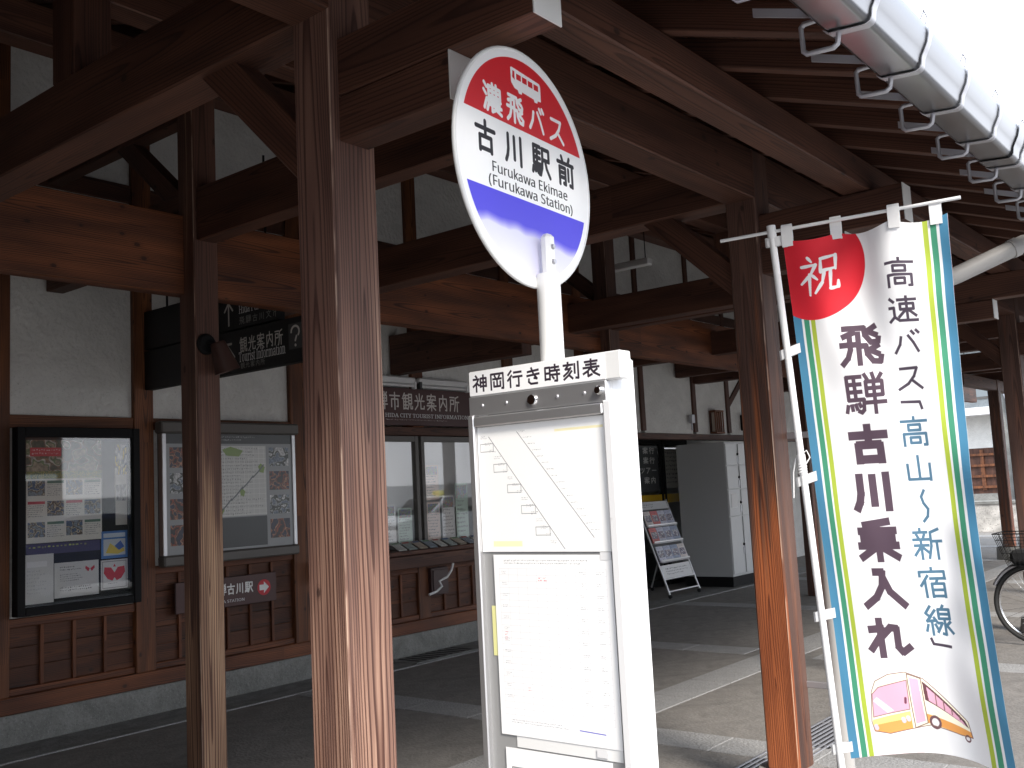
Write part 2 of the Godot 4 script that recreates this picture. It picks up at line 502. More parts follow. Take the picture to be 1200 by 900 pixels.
func make_materials() -> void:
	var posts := wood_images(704, 1536, 0.66, 3.0, 0.165, 11, 0.0105, s(72, 48, 42), s(140, 106, 92), s(78, 48, 39), s(182, 148, 128), 2.2, 0.62, [0.75, 1.0, 0.5, 1.35], 3)
	M.post = wood_mat(posts, Color.WHITE, 0.62, 0.9)
	var posts2 := wood_images(512, 1024, 0.66, 3.0, 0.165, 29, 0.0085, s(58, 39, 34), s(110, 80, 68), s(108, 54, 30), s(184, 106, 62), 2.3, 0.5, [1.25, 0.2, 0.6, 0.3], 3)
	M.post_red = wood_mat(posts2, Color.WHITE, 0.62, 0.8)
	var posts3 := wood_images(448, 1024, 0.66, 3.0, 0.165, 83, 0.011, s(66, 42, 34), s(118, 82, 68), s(92, 60, 44), s(206, 168, 134), 1.75, 0.55, [0.55, 1.5, 0.6, 1.5], 2)
	M.post_inner = wood_mat(posts3, Color.WHITE, 0.62, 0.8)
	var beams := wood_images(768, 1024, 1.0, 4.0, 0.2, 43, 0.010, s(60, 37, 29), s(120, 84, 66), Color.BLACK, Color.BLACK, 0.0, 0.5, [1.0], 14)
	var walls := wood_images(640, 768, 1.0, 4.0, 0.2, 71, 0.009, s(58, 31, 18), s(146, 92, 56), Color.BLACK, Color.BLACK, 0.0, 0.55, [1.0], 16)
	M.beam = wood_mat(beams, s(226, 214, 210), 0.65, 0.5)
	M.board = wood_mat(walls, s(200, 188, 182), 0.62, 0.5)
	M.trim = wood_mat(walls, s(255, 250, 240), 0.6, 0.5)
	M.sill = wood_mat(walls, s(250, 235, 228), 0.6, 0.5)
	M.plaster = tri_mat(speckle_image(256, 3, s(222, 221, 217), 0.03, 0.05, [s(190, 188, 182)], 0.02), 0.7, 0.92, 3.0)
	M.cap = flat_mat(Color(0.78, 0.78, 0.76), 0.6)
	M.concrete = tri_mat(speckle_image(256, 8, s(132, 132, 128), 0.10, 0.16, [s(90, 92, 90), s(170, 170, 168)], 0.06), 0.9, 0.9, 4.0)
	M.paver = tri_mat(speckle_image(512, 15, s(122, 119, 115), 0.13, 0.12, [s(70, 62, 58), s(160, 148, 138), s(132, 112, 100)], 0.14), 1.3, 0.9, 2.0)
	M.granite = tri_mat(speckle_image(256, 21, s(148, 147, 146), 0.12, 0.06, [s(110, 110, 112), s(196, 195, 192)], 0.25), 1.7, 0.82, 4.0)
	M.asphalt = tri_mat(speckle_image(256, 31, s(140, 139, 138), 0.16, 0.1, [s(60, 60, 62), s(140, 138, 136)], 0.3), 1.1, 0.9, 5.0)
	M.drain = tri_mat(speckle_image(256, 37, s(124, 124, 122), 0.1, 0.2, [s(60, 60, 60), s(120, 120, 118)], 0.08), 1.0, 0.85, 3.0)
	M.white_paint = flat_mat(Color(0.78, 0.78, 0.77), 0.35)
	M.white_plastic = flat_mat(Color(0.8, 0.8, 0.8), 0.4)
	M.paper = flat_mat(Color(0.82, 0.82, 0.81), 0.8)
	M.alu = flat_mat(Color(0.62, 0.62, 0.63), 0.42, 0.85)
	M.case_grey = flat_mat(Color(0.36, 0.36, 0.36), 0.5, 0.2)
	M.case_white = tri_mat(scuffed_image(512, 57), 0.7, 0.42)
	M.steel = flat_mat(Color(0.24, 0.24, 0.25), 0.3, 1.0)
	M.zinc = flat_mat(Color(0.50, 0.50, 0.53), 0.5, 0.75)
	M.chrome = flat_mat(Color(0.7, 0.7, 0.7), 0.18, 1.0)
	M.black = flat_mat(Color(0.014, 0.014, 0.015), 0.6)
	M.black.metallic_specular = 0.25
	M.black_gloss = flat_mat(Color(0.012, 0.012, 0.013), 0.55)
	M.black_gloss.metallic_specular = 0.25
	M.rubber = flat_mat(Color(0.02, 0.02, 0.02), 0.8)
	M.dark_grey = flat_mat(Color(0.06, 0.06, 0.062), 0.5)
	M.frame_grey = flat_mat(Color(0.13, 0.12, 0.11), 0.5)
	M.bronze = flat_mat(Color(0.07, 0.035, 0.028), 0.5, 0.2)
	M.brown_sign = flat_mat(Color(0.055, 0.024, 0.022), 0.5)
	M.locker = flat_mat(Color(0.55, 0.56, 0.56), 0.4)
	M.locker_door = flat_mat(Color(0.60, 0.61, 0.61), 0.38)
	M.pipe = flat_mat(Color(0.42, 0.41, 0.40), 0.4)
	M.white_text = flat_mat(Color(0.78, 0.78, 0.78), 0.6)
	M.dark_text = flat_mat(Color(0.02, 0.02, 0.024), 0.6)
	M.interior = flat_mat(Color(0.42, 0.41, 0.38), 0.9)
	M.roof_metal = flat_mat(Color(0.08, 0.085, 0.09), 0.5, 0.3)
	var g := StandardMaterial3D.new()
	g.albedo_color = Color(0.5, 0.55, 0.55, 0.03)
	g.transparency = BaseMaterial3D.TRANSPARENCY_ALPHA
	g.roughness = 0.02
	g.metallic_specular = 0.6
	M.glass = g
# ---------------------------------------------------------------- camera, sky, light
func make_camera_and_light() -> void:
	var cam := Camera3D.new()
	cam.name = "camera"
	cam.fov = rad_to_deg(2.0 * atan(450.0 / FOCAL))
	cam.near = 0.05
	cam.far = 600.0
	add_child(cam)
	var b := Basis(RIGHT, UPV, -FWD).orthonormalized()
	cam.transform = Transform3D(b, CAM)
	cam.current = true
	var sky_mat := ProceduralSkyMaterial.new()
	sky_mat.sky_top_color = Color(0.80, 0.84, 0.90)
	sky_mat.sky_horizon_color = Color(0.93, 0.94, 0.96)
	sky_mat.sky_curve = 0.2
	sky_mat.ground_bottom_color = Color(0.35, 0.34, 0.33)
	sky_mat.ground_horizon_color = Color(0.80, 0.80, 0.80)
	sky_mat.sun_angle_max = 1.0
	var sky := Sky.new()
	sky.sky_material = sky_mat
	var env := Environment.new()
	env.background_mode = Environment.BG_SKY
	env.sky = sky
	env.background_energy_multiplier = 0.9
	env.tonemap_mode = Environment.TONE_MAPPER_LINEAR
	env.tonemap_exposure = 3.95
	env.sdfgi_enabled = true
	env.ssao_enabled = true
	env.ssil_enabled = true
	var we := WorldEnvironment.new()
	we.name = "environment"
	we.environment = env
	add_child(we)
	var sun := DirectionalLight3D.new()
	sun.name = "sun"
	sun.light_energy = 0.45
	sun.light_color = Color(1.0, 0.97, 0.93)
	sun.light_angular_distance = 16.0
	sun.shadow_enabled = true
	add_child(sun)
	sun.look_at_from_position(Vector3(-4, 11, 17), Vector3(2, 1, 5))

# ---------------------------------------------------------------- ground
func make_ground() -> void:
	var g := PlaneMesh.new()
	g.size = Vector2(500, 500)
	var o := put(self, "ground", g, M.asphalt, Vector3(20, -0.012, 0))
	o.set_meta("kind", "structure")
	var pave := struct_root("pavement")
	piece(pave, "paving_bed", Vector3(X0 - 4, -0.06, -0.9), Vector3(34, -0.006, 9.2), M.paver, 0.0)
	# granite bands: across the walk every 2.95 m and one along it
	var bands := [-0.55, 2.4, 5.28, 8.2, 11.1, 14.2, 17.4, 20.4, 23.4]
	for bx in bands:
		var z := 0.46
		while z < 9.0:
			var l: float = 0.6
			if not (z > 2.45 and z < 3.35):
				piece(pave, "granite_slab", Vector3(bx - 0.165, -0.05, z + 0.003), Vector3(bx + 0.165, 0.0, minf(z + l, 9.15) - 0.003), M.granite, 0.003, 2)
			z += l
	for i in bands.size() - 1:
		var xa: float = bands[i] - 0.165
		var xb: float = bands[i + 1] - 0.165
		var n := 5
		for k in n:
			var a := lerpf(xa, xb, float(k) / n)
			piece(pave, "granite_slab", Vector3(a + 0.003, -0.05, 2.98), Vector3(lerpf(xa, xb, float(k + 1) / n) - 0.003, 0.001, 3.32), M.granite, 0.003, 0)
	# joints in the brown paving: small setts near the camera side of the walk
	# covered drain along the wall foot
	piece(pave, "wall_drain", Vector3(X0, -0.05, 0.02), Vector3(X1, -0.003, 0.43), M.drain, 0.0)
	piece(pave, "drain_kerb", Vector3(X0, -0.05, 0.43), Vector3(X1, 0.002, 0.458), M.granite, 0.003, 0)
	# kerb and carriageway beyond the walk, out of the picture behind the camera
	piece(pave, "kerb", Vector3(X0 - 4, -0.1, 9.2), Vector3(34, 0.02, 9.38), M.granite, 0.01, 0)
	var gr := thing("drain_grating", "steel drain grating of long bars set in paving along the post row", "grating", Vector3(0, 0, 0))
	piece(gr, "tray", Vector3(2.2, -0.05, 4.34), Vector3(8.2, -0.002, 4.62), M.black, 0.0, 0)
	for k in 8:
		var zz := 4.35 + k * 0.035
		piece(gr, "bar", Vector3(2.2, -0.03, zz), Vector3(8.2, 0.004, zz + 0.014), M.zinc, 0.001, 0)
	for k in 11:
		var xx := 2.5 + k * 0.5
		piece(gr, "cross_bar", Vector3(xx, -0.02, 4.345), Vector3(xx + 0.012, 0.0025, 4.615), M.zinc, 0.0, 2)
	var gw := thing("slotted_drain_cover", "dark slotted drain cover at the foot of the plinth", "grating", Vector3(6.7, 0, 0.2))
	put(gw, "plate", bevel_mesh(Vector3(0.85, 0.02, 0.34), 0.002, 0), M.drain, Vector3(0.25, -0.003, 0.03))
	for k in 9:
		put(gw, "slot", bevel_mesh(Vector3(0.03, 0.004, 0.26), 0.0, 0), M.black, Vector3(-0.1 + k * 0.088, 0.0075, 0.03))

# ---------------------------------------------------------------- canopy
func roof_y(z: float) -> float:      # underside of the rafters
	return 2.965 + 0.36 * (5.345 - z)
func post_mesh(h: float, shift: float) -> ArrayMesh:
	var vs := -1.0 / maxf(3.0, h + 0.2)
	var key := "post%.3f_%.2f" % [h, shift]
	if not meshes.has(key):
		var st := new_st()
		add_bevel(st, Vector3.ZERO, Vector3(PW, h, PW), 0.009, 1, 1.0 / 0.66, vs, Vector2(shift, 0), 0.25)
		meshes[key] = st.commit()
	return meshes[key]
func make_canopy() -> void:
	var c := thing("timber_canopy", "dark stained timber canopy of posts, beams and rafters along the station front", "canopy")
	# outer row of posts with girder
	for k in range(-3, 7):
		var x := NX + BAY * k
		if k == 1: x = 4.54
		var top := roof_y(4.78) - 0.03
		var mat: Material = M.post if k == 0 else M.post_red
		var po := put(c, "post", post_mesh(top - 0.12, 0.0 if k == 0 or k == 1 else 0.25), mat, Vector3(x + PW * 0.5, 0.12 + (top - 0.12) * 0.5, NZ - PW * 0.5))
		put(po, "base_stone", lathe_mesh([Vector2(0.0, 0.0), Vector2(0.15, 0.0), Vector2(0.17, -0.12), Vector2(0.0, -0.12)], 24), M.granite, Vector3(0, -(top - 0.12) * 0.5, 0))
		# two stacked bracket arms, ends painted white
		var ax := x + (PW - 0.11) * 0.5
		var a1 := piece(c, "bracket_arm", Vector3(ax, 2.632, 4.757), Vector3(ax + 0.11, 2.80, 5.557), M.beam, 0.004, 2)
		put(a1, "painted_end", bevel_mesh(Vector3(0.112, 0.170, 0.004), 0.0), M.cap, Vector3(0, 0, 0.400 + 0.0015))
		var a2 := piece(c, "bracket_arm", Vector3(ax, 2.50, 4.757), Vector3(ax + 0.11, 2.629, 5.28), M.beam, 0.004, 2)
		put(a2, "painted_end", bevel_mesh(Vector3(0.112, 0.131, 0.004), 0.0), M.cap, Vector3(0, 0, 0.2615 + 0.0015))
		# tie beam back to the building, with a strut and a knee brace
		piece(c, "tie_beam", Vector3(x + 0.002, 2.89, 0.02), Vector3(x + PW - 0.002, 3.145, NZ - PW - 0.001), M.beam, 0.006, 2)
		piece(c, "strut", Vector3(x + 0.006, 3.146, 3.25), Vector3(x + PW - 0.006, roof_y(3.33) - 0.2, 3.415), M.beam, 0.004, 1)
		bar(c, "knee_brace", Vector3(x + PW * 0.5, 2.46, 4.73), Vector3(x + PW * 0.5, 2.945, 4.225), 0.095, 0.125, Vector3(1, 0, 0), M.beam, 0.004)
	piece(c, "girder", Vector3(X0, 2.882, NZ - PW + 0.004), Vector3(X1, roof_y(4.86) - 0.004, NZ - 0.004), M.beam, 0.006, 0)
	piece(c, "eave_purlin", Vector3(X0, 2.803, 5.28), Vector3(X1, roof_y(5.41) - 0.004, 5.41), M.beam, 0.006, 0)
	piece(c, "purlin", Vector3(X0, roof_y(3.33) - 0.2, 3.27), Vector3(X1, roof_y(3.4) - 0.004, 3.40), M.beam, 0.006, 0)
	piece(c, "purlin", Vector3(X0, roof_y(1.8) - 0.22, 1.65), Vector3(X1, roof_y(1.8) - 0.004, 1.8), M.beam, 0.006, 0)
	# inner row
	piece(c, "inner_girder", Vector3(X0, 2.76, 1.655), Vector3(X1, 3.243, 1.76), M.sill, 0.006, 0)
	for k in 5:
		var x: float = 3.335 + 4.43 * (k - 1)
		var top := roof_y(1.8) - 0.225
		var tb := 3.07 if k == 1 else 2.95
		var tt := tb + (0.32 if k == 1 else 0.27)
		var lp := put(c, "post", post_mesh(top, 0.0 if k == 1 else 0.25), M.post_inner if k == 1 else M.post_red, Vector3(x + PW * 0.5, top * 0.5 - 0.004, 1.87 - PW * 0.5))
		piece(c, "cross_beam", Vector3(x + 0.02, tb, 1.871), Vector3(x + PW - 0.02, tt, 4.69), M.beam, 0.005, 2)
		piece(c, "cross_beam", Vector3(x + 0.02, tb, 0.02), Vector3(x + PW - 0.02, tt, 1.70), M.beam, 0.005, 2)
		piece(c, "upper_tie", Vector3(x + 0.03, 3.86, 0.02), Vector3(x + PW - 0.03, 4.04, 1.70), M.beam, 0.005, 2)
		bar(c, "knee_brace", Vector3(x + PW * 0.5, 3.29, 1.72), Vector3(x + PW * 0.5, 3.9, 1.0), 0.09, 0.13, Vector3(1, 0, 0), M.beam, 0.004)
	for x in [6.7]:
		piece(c, "cross_beam", Vector3(x, 2.67, 0.02), Vector3(x + 0.14, 3.05, 1.652), M.beam, 0.005, 2)
	# rafters and the boards they carry
	var slope := atan(0.36)
	var za := 6.06; var zb := -0.28
	var ln := (za - zb) / cos(slope)
	var mid := Vector3(0, (roof_y(za) + roof_y(zb)) * 0.5, (za + zb) * 0.5)
	var nrm := Vector3(0, cos(slope), sin(slope))
	var rx := 2.36 - 0.39 * 25
	while rx < X1 - 0.1:
		var ra := put(c, "rafter", bevel_mesh(Vector3(0.06, 0.095, ln), 0.003, 2, rng.randi() % 7), M.beam)
		ra.transform = Transform3D(Basis(Vector3.RIGHT, slope), mid + nrm * 0.0475 + Vector3(rx, 0, 0))
		rx += 0.39
	var nb := 32
	for k in nb:
		var t0 := float(k) / nb
		var zc := lerpf(za, zb, t0 + 0.5 / nb)
		var bd := put(c, "roof_board", bevel_mesh(Vector3(X1 - X0 + 0.3, 0.016, ln / nb - 0.002), 0.002, 0, k % 7), M.beam)
		bd.transform = Transform3D(Basis(Vector3.RIGHT, slope), Vector3((X0 + X1) * 0.5, roof_y(zc), zc) + nrm * (0.0955 + 0.008))
	var rf := put(c, "roof_covering", bevel_mesh(Vector3(X1 - X0 + 0.5, 0.05, ln - 0.02), 0.006, 0), M.roof_metal)
	rf.transform = Transform3D(Basis(Vector3.RIGHT, slope), Vector3((X0 + X1) * 0.5, mid.y, mid.z - 0.03) + nrm * 0.14)
	# free-standing post with concrete foot at the far end
	var fx := 17.62; var fz := 2.86
	var e := put(c, "post", post_mesh(2.7, 0.75), M.post_red, Vector3(fx, 0.2 + 1.35, fz))
	put(e, "concrete_foot", lathe_mesh([Vector2(0.0, 0.0), Vector2(0.19, 0.0), Vector2(0.2, -0.02), Vector2(0.21, -0.2), Vector2(0, -0.2)], 24), M.concrete, Vector3(0, -1.35, 0))
	piece(c, "end_beam", Vector3(15.6, 2.72, 2.79), Vector3(X1, 2.89, 2.93), M.beam, 0.004, 0)

# ---------------------------------------------------------------- gutter
func make_gutter() -> void:
	var g := thing("rain_gutter", "stainless steel box gutter on wire brackets along the canopy eave", "gutter")
	var prof: Array[Vector2] = [Vector2(6.035, 2.70), Vector2(6.045, 2.612), Vector2(6.06, 2.60), Vector2(6.145, 2.592), Vector2(6.157, 2.597), Vector2(6.163, 2.607), Vector2(6.166, 2.622), Vector2(6.174, 2.638), Vector2(6.184, 2.658), Vector2(6.190, 2.682), Vector2(6.190, 2.704), Vector2(6.185, 2.713), Vector2(6.176, 2.711)]
	var st := new_st()
	sweep_x(st, prof, X0 - 0.2, X1 + 0.2, 0.0012)
	put(g, "trough", st.commit(), M.steel)
	# brackets, one under each rafter tail
	var bs := new_st()
	var strap: Array[Vector2] = []
	for p in prof.slice(1, 11):
		strap.append(p + Vector2(0.006 if p.x > 6.1 else 0.0, -0.006 if p.y < 2.613 else 0.0))
	sweep_x(bs, strap, -0.014, 0.014, 0.002)
	var z0 := 5.985
	add_tube(bs, [Vector3(0, 2.645, z0 + 0.055), Vector3(0, 2.645, z0 + 0.008), Vector3(0, 2.637, z0), Vector3(0, 2.575, z0 + 0.002), Vector3(0, 2.565, z0 + 0.012), Vector3(0, 2.560, z0 + 0.078), Vector3(0, 2.567, z0 + 0.090), Vector3(0, 2.60, z0 + 0.096)], 0.0072, 8)
	add_prism(bs, PackedVector2Array([Vector2(5.86, 2.735), Vector2(5.86, 2.711), Vector2(6.04, 2.646), Vector2(6.04, 2.670)]), Vector3(-0.0025, 0, 0), Vector3(0, 0, 1), Vector3(0, 1, 0), Vector3(0.005, 0, 0))
	add_tube(bs, [Vector3(0, 2.711, 6.185), Vector3(0, 2.735, 6.191), Vector3(0, 2.757, 6.184)], 0.003, 6)
	add_tube(bs, [Vector3(0, 2.757, 6.184), Vector3(0, 2.733, 6.173), Vector3(0, 2.715, 6.15)], 0.0022, 6)
	var bm := bs.commit()
	var x := 2.36 - 0.39 * 5
	while x < 16.0:
		put(g, "bracket", bm, M.zinc, Vector3(x + 0.034, 0, 0))
		x += 0.39
	# section joints
	for jx in [-1.0, 3.86, 7.3, 10.9]:
		var js := new_st()
		sweep_x(js, strap, jx - 0.04, jx + 0.04, 0.0015)
		put(g, "joint_sleeve", js.commit(), M.steel)
	var dp := thing("downpipe", "pale grey round downpipe running from gutter back under the eave", "pipe")
	var ca := on_x(1200, 285, 5.25); var cb := on_x(1122, 322, 5.05)
	put(dp, "pipe", tube_mesh([Vector3(5.34, 2.63, 6.10), Vector3(5.33, 2.585, 6.095), ca, cb, Vector3(4.79, 2.24, 5.12), Vector3(4.76, 2.16, 5.02), Vector3(4.755, 2.05, 4.995), Vector3(4.755, 0.0, 4.995)], 0.042, 18), M.pipe)
	put(dp, "collar", tube_mesh([ca.lerp(cb, 0.1), ca.lerp(cb, 0.2)], 0.047, 18), M.pipe)
	for y in [0.5, 1.7]:
		put(dp, "wall_clip", bevel_mesh(Vector3(0.02, 0.03, 0.14), 0.003), M.zinc, Vector3(4.70, y, 4.92))
# thin sheet swept along x from a profile of Vector2(z, y)
func sweep_x(st: SurfaceTool, prof: Array[Vector2], xa: float, xb: float, th: float) -> void:
	var n := prof.size()
	var nor: Array[Vector2] = []
	for i in n:
		var d := prof[mini(i + 1, n - 1)] - prof[maxi(i - 1, 0)]
		nor.append(Vector2(d.y, -d.x).normalized())
	for side in [0, 1]:
		for i in n - 1:
			var pts: Array = []
			for e in [[i, xa], [i, xb], [i + 1, xb], [i + 1, xa]]:
				var p: Vector2 = prof[e[0]]; var m: Vector2 = nor[e[0]]
				if side == 1:
					p -= m * th; m = -m
				pts.append([Vector3(e[1], p.y, p.x), Vector3(0, m.y, m.x)])
			smooth_quad(st, pts[0], pts[1], pts[2], pts[3])
	for xe in [xa, xb]:
		for i in n - 1:
			var p := prof[i]; var q := prof[i + 1]; var p2 := p - nor[i] * th; var q2 := q - nor[i + 1] * th
			quad(st, Vector3(xe, p.y, p.x), Vector3(xe, q.y, q.x), Vector3(xe, q2.y, q2.x), Vector3(xe, p2.y, p2.x), Vector3(-1 if xe == xa else 1, 0, 0))

# ---------------------------------------------------------------- station building
func make_building() -> void:
	var b := thing("station_building", "half timbered station building with grey white plaster and dark board wainscot", "building")
	# concrete plinth and timber sill
	piece(b, "plinth", Vector3(X0, -0.05, -0.30), Vector3(10.9, 0.20, 0.0), M.concrete, 0.01, 0)
	piece(b, "sill_beam", Vector3(X0, 0.201, -0.14), Vector3(10.9, 0.315, 0.03), M.sill, 0.006, 0)
	# wall posts up to the roof
	var wx := [-7.3, -5.8, -4.3, -2.8, -1.3, 0.2, 1.6, 3.02, 4.09, 5.55, 7.05, 8.5, 9.9]
	for x in wx:
		if x > 7.0 and x < 7.1:
			piece(b, "wall_post", Vector3(x - 0.08, 0.316, -0.12), Vector3(x + 0.08, 0.83, 0.026), M.trim, 0.005, 1)
			piece(b, "wall_post", Vector3(x - 0.08, 2.172, -0.12), Vector3(x + 0.08, 4.86, 0.04), M.trim, 0.005, 1)
		else:
			piece(b, "wall_post", Vector3(x - 0.08, 0.316, -0.12), Vector3(x + 0.08, 4.86, 0.04), M.trim if x > 2 else M.beam, 0.005, 1)
	for x in [11.3, 12.71, 13.76, 15.2, 16.7, 18.2]:
		piece(b, "wall_post", Vector3(x - 0.05, 2.2, -0.12), Vector3(x + 0.05, 4.86, 0.03), M.beam, 0.005, 1)
	piece(b, "wall_plate", Vector3(X0, 4.862, -0.12), Vector3(X1 - 2, 5.09, 0.05), M.beam, 0.005, 0)
	piece(b, "wall_rail", Vector3(X0, 3.84, -0.12), Vector3(X1 - 2, 3.98, 0.025), M.beam, 0.005, 0)
	piece(b, "wall_rail", Vector3(X0, 2.10, -0.11), Vector3(6.55, 2.19, 0.028), M.trim, 0.004, 0)
	piece(b, "wall_rail", Vector3(6.55, 2.09, -0.11), Vector3(X1 - 2, 2.17, 0.028), M.beam, 0.004, 0)
	# plaster panels
	for i in wx.size() - 1:
		var xa: float = wx[i] + 0.08; var xb: float = wx[i + 1] - 0.08
		piece(b, "plaster_panel", Vector3(xa, 2.19, -0.09), Vector3(xb, 3.84, 0.0), M.plaster, 0.0)
		piece(b, "plaster_panel", Vector3(xa, 3.98, -0.09), Vector3(xb, 4.862, 0.0), M.plaster, 0.0)
		var wt := 1.075 if xa > 4.1 and xa < 5.0 else 0.82
		if not (xa > 5.6 and xa < 9.0):
			piece(b, "plaster_panel", Vector3(xa, wt, -0.09), Vector3(xb, 2.10, 0.0), M.plaster, 0.0)
		# wainscot: boards, battens and rails
		piece(b, "wainscot_rail", Vector3(xa, wt - 0.06, -0.05), Vector3(xb, wt, 0.022), M.sill, 0.004, 0)
		piece(b, "wainscot_rail", Vector3(xa, 0.318, -0.05), Vector3(xb, 0.365, 0.018), M.sill, 0.004, 0)
		var nbat := int(round((xb - xa) / 0.214))
		var nrow := 3 if wt < 1.0 else 5
		var hrow := (wt - 0.06 - 0.365) / nrow
		for k in nbat:
			var p := lerpf(xa, xb, float(k) / nbat); var q := lerpf(xa, xb, float(k + 1) / nbat)
			for rr in nrow:
				var ya := 0.365 + rr * hrow
				piece(b, "wainscot_board", Vector3(p, ya + 0.0008, -0.05), Vector3(q, ya + hrow - 0.0008, -0.008 + 0.003 * ((rr + k) % 2)), M.board, 0.002, 0)
			if k > 0:
				piece(b, "batten", Vector3(p - 0.013, 0.365, -0.004), Vector3(p + 0.013, wt - 0.06, 0.016), M.sill, 0.003, 1)
	for x in [[11.35, 12.66], [12.76, 13.71], [13.81, 15.15], [15.25, 16.65], [16.75, 18.15]]:
		piece(b, "plaster_panel", Vector3(x[0], 2.17, -0.09), Vector3(x[1], 3.84, 0.0), M.plaster, 0.0)
		piece(b, "plaster_panel", Vector3(x[0], 3.98, -0.09), Vector3(x[1], 4.862, 0.0), M.plaster, 0.0)
	piece(b, "plaster_panel", Vector3(9.98, 2.17, -0.09), Vector3(11.25, 3.84, 0.0), M.plaster, 0.0)
	piece(b, "plaster_panel", Vector3(9.98, 3.98, -0.09), Vector3(11.25, 4.862, 0.0), M.plaster, 0.0)
	bar(b, "wall_brace", Vector3(13.78, 2.62, 0.0), Vector3(14.7, 3.35, 0.0), 0.09, 0.05, Vector3(0.6, -0.75, 0), M.beam)
	# unseen wall added out of view to darken the left end of the walk
	piece(b, "added_shade_wall", Vector3(-1.9, 0.0, 0.05), Vector3(-1.7, 4.8, 6.2), M.board, 0.0, 1)
	# enclosed interior so that no sky shows through
	piece(b, "back_wall", Vector3(X0, -0.05, -5.3), Vector3(X1 - 2, 5.0, -5.1), M.interior, 0.0)
	piece(b, "end_wall", Vector3(X0 - 0.15, -0.05, -5.1), Vector3(X0, 5.0, -0.12), M.plaster, 0.0)
	piece(b, "end_wall", Vector3(X1 - 2, -0.05, -5.3), Vector3(X1 - 1.85, 5.0, 0.0), M.plaster, 0.0)
	piece(b, "inner_floor", Vector3(X0, -0.04, -5.1), Vector3(X1 - 2, -0.012, -0.9), M.concrete, 0.0)
	piece(b, "inner_floor", Vector3(X0, -0.04, -0.9), Vector3(10.9, -0.012, -0.30), M.concrete, 0.0)
	piece(b, "inner_ceiling", Vector3(X0, 2.6, -5.1), Vector3(X1 - 2, 2.66, -0.12), M.interior, 0.0)
	piece(b, "partition", Vector3(10.8, 0.0, -5.1), Vector3(10.9, 2.6, -0.12), M.plaster, 0.0)
	piece(b, "partition", Vector3(5.6, 0.0, -3.0), Vector3(5.68, 2.6, -0.12), M.interior, 0.0)
	# recessed entrance wall behind the lockers and the glass doors
	piece(b, "recess_wall", Vector3(13.95, 0.0, -1.0), Vector3(X1 - 2, 2.6, -0.88), M.plaster, 0.0)
	piece(b, "roof", Vector3(X0 - 0.2, 5.1, -5.6), Vector3(X1 - 1.7, 5.3, -0.2), M.roof_metal, 0.0)
	# ticket window of the information office
	for x in [[6.50, 7.08], [7.12, 8.0], [8.04, 8.42]]:
		var w := Node3D.new()
		w.name = "window"
		b.add_child(w, true)
		var xa: float = x[0]; var xb: float = x[1]
		var fm: Material = M.frame_grey
		piece(w, "frame_stile", Vector3(xa - 0.001, 1.0, -0.07), Vector3(xa + 0.045, 2.085, -0.01), fm, 0.003)
		piece(w, "frame_stile", Vector3(xb - 0.045, 1.0, -0.07), Vector3(xb + 0.001, 2.085, -0.01), fm, 0.003)
		piece(w, "frame_rail", Vector3(xa + 0.046, 1.0, -0.068), Vector3(xb - 0.046, 1.04, -0.012), fm, 0.003, 0)
		piece(w, "frame_rail", Vector3(xa + 0.046, 2.03, -0.068), Vector3(xb - 0.046, 2.085, -0.012), fm, 0.003, 0)
		piece(w, "pane", Vector3(xa + 0.044, 1.038, -0.044), Vector3(xb - 0.044, 2.032, -0.038), M.glass, 0.0)
	piece(b, "window_jamb", Vector3(5.64, 0.82, -0.09), Vector3(6.497, 2.10, 0.005), M.board, 0.003, 1)
	piece(b, "counter", Vector3(5.7, 0.955, -0.1), Vector3(8.42, 0.995, 0.24), M.beam, 0.006, 0)
	piece(b, "counter_apron", Vector3(5.7, 0.83, 0.03), Vector3(8.42, 0.95, 0.235), M.beam, 0.006, 0)
	# glass entrance doors in the recess
	for x in [[11.1, 12.35], [12.4, 13.1], [13.14, 13.9]]:
		var d := Node3D.new()
		d.name = "glass_door"
		b.add_child(d, true)
		var xa: float = x[0]; var xb: float = x[1]
		piece(d, "frame_stile", Vector3(xa, 0.0, -0.86), Vector3(xa + 0.05, 2.15, -0.80), M.black, 0.003)
		piece(d, "frame_stile", Vector3(xb - 0.05, 0.0, -0.86), Vector3(xb, 2.15, -0.80), M.black, 0.003)
		piece(d, "frame_rail", Vector3(xa + 0.05, 0.0, -0.858), Vector3(xb - 0.05, 0.09, -0.802), M.black, 0.003, 0)
		piece(d, "frame_rail", Vector3(xa + 0.05, 2.08, -0.858), Vector3(xb - 0.05, 2.15, -0.802), M.black, 0.003, 0)
		piece(d, "pane", Vector3(xa + 0.05, 0.09, -0.835), Vector3(xb - 0.05, 2.08, -0.828), M.glass, 0.0)
	piece(b, "door_header", Vector3(10.9, 2.151, -0.88), Vector3(13.95, 2.6, -0.78), M.plaster, 0.0)
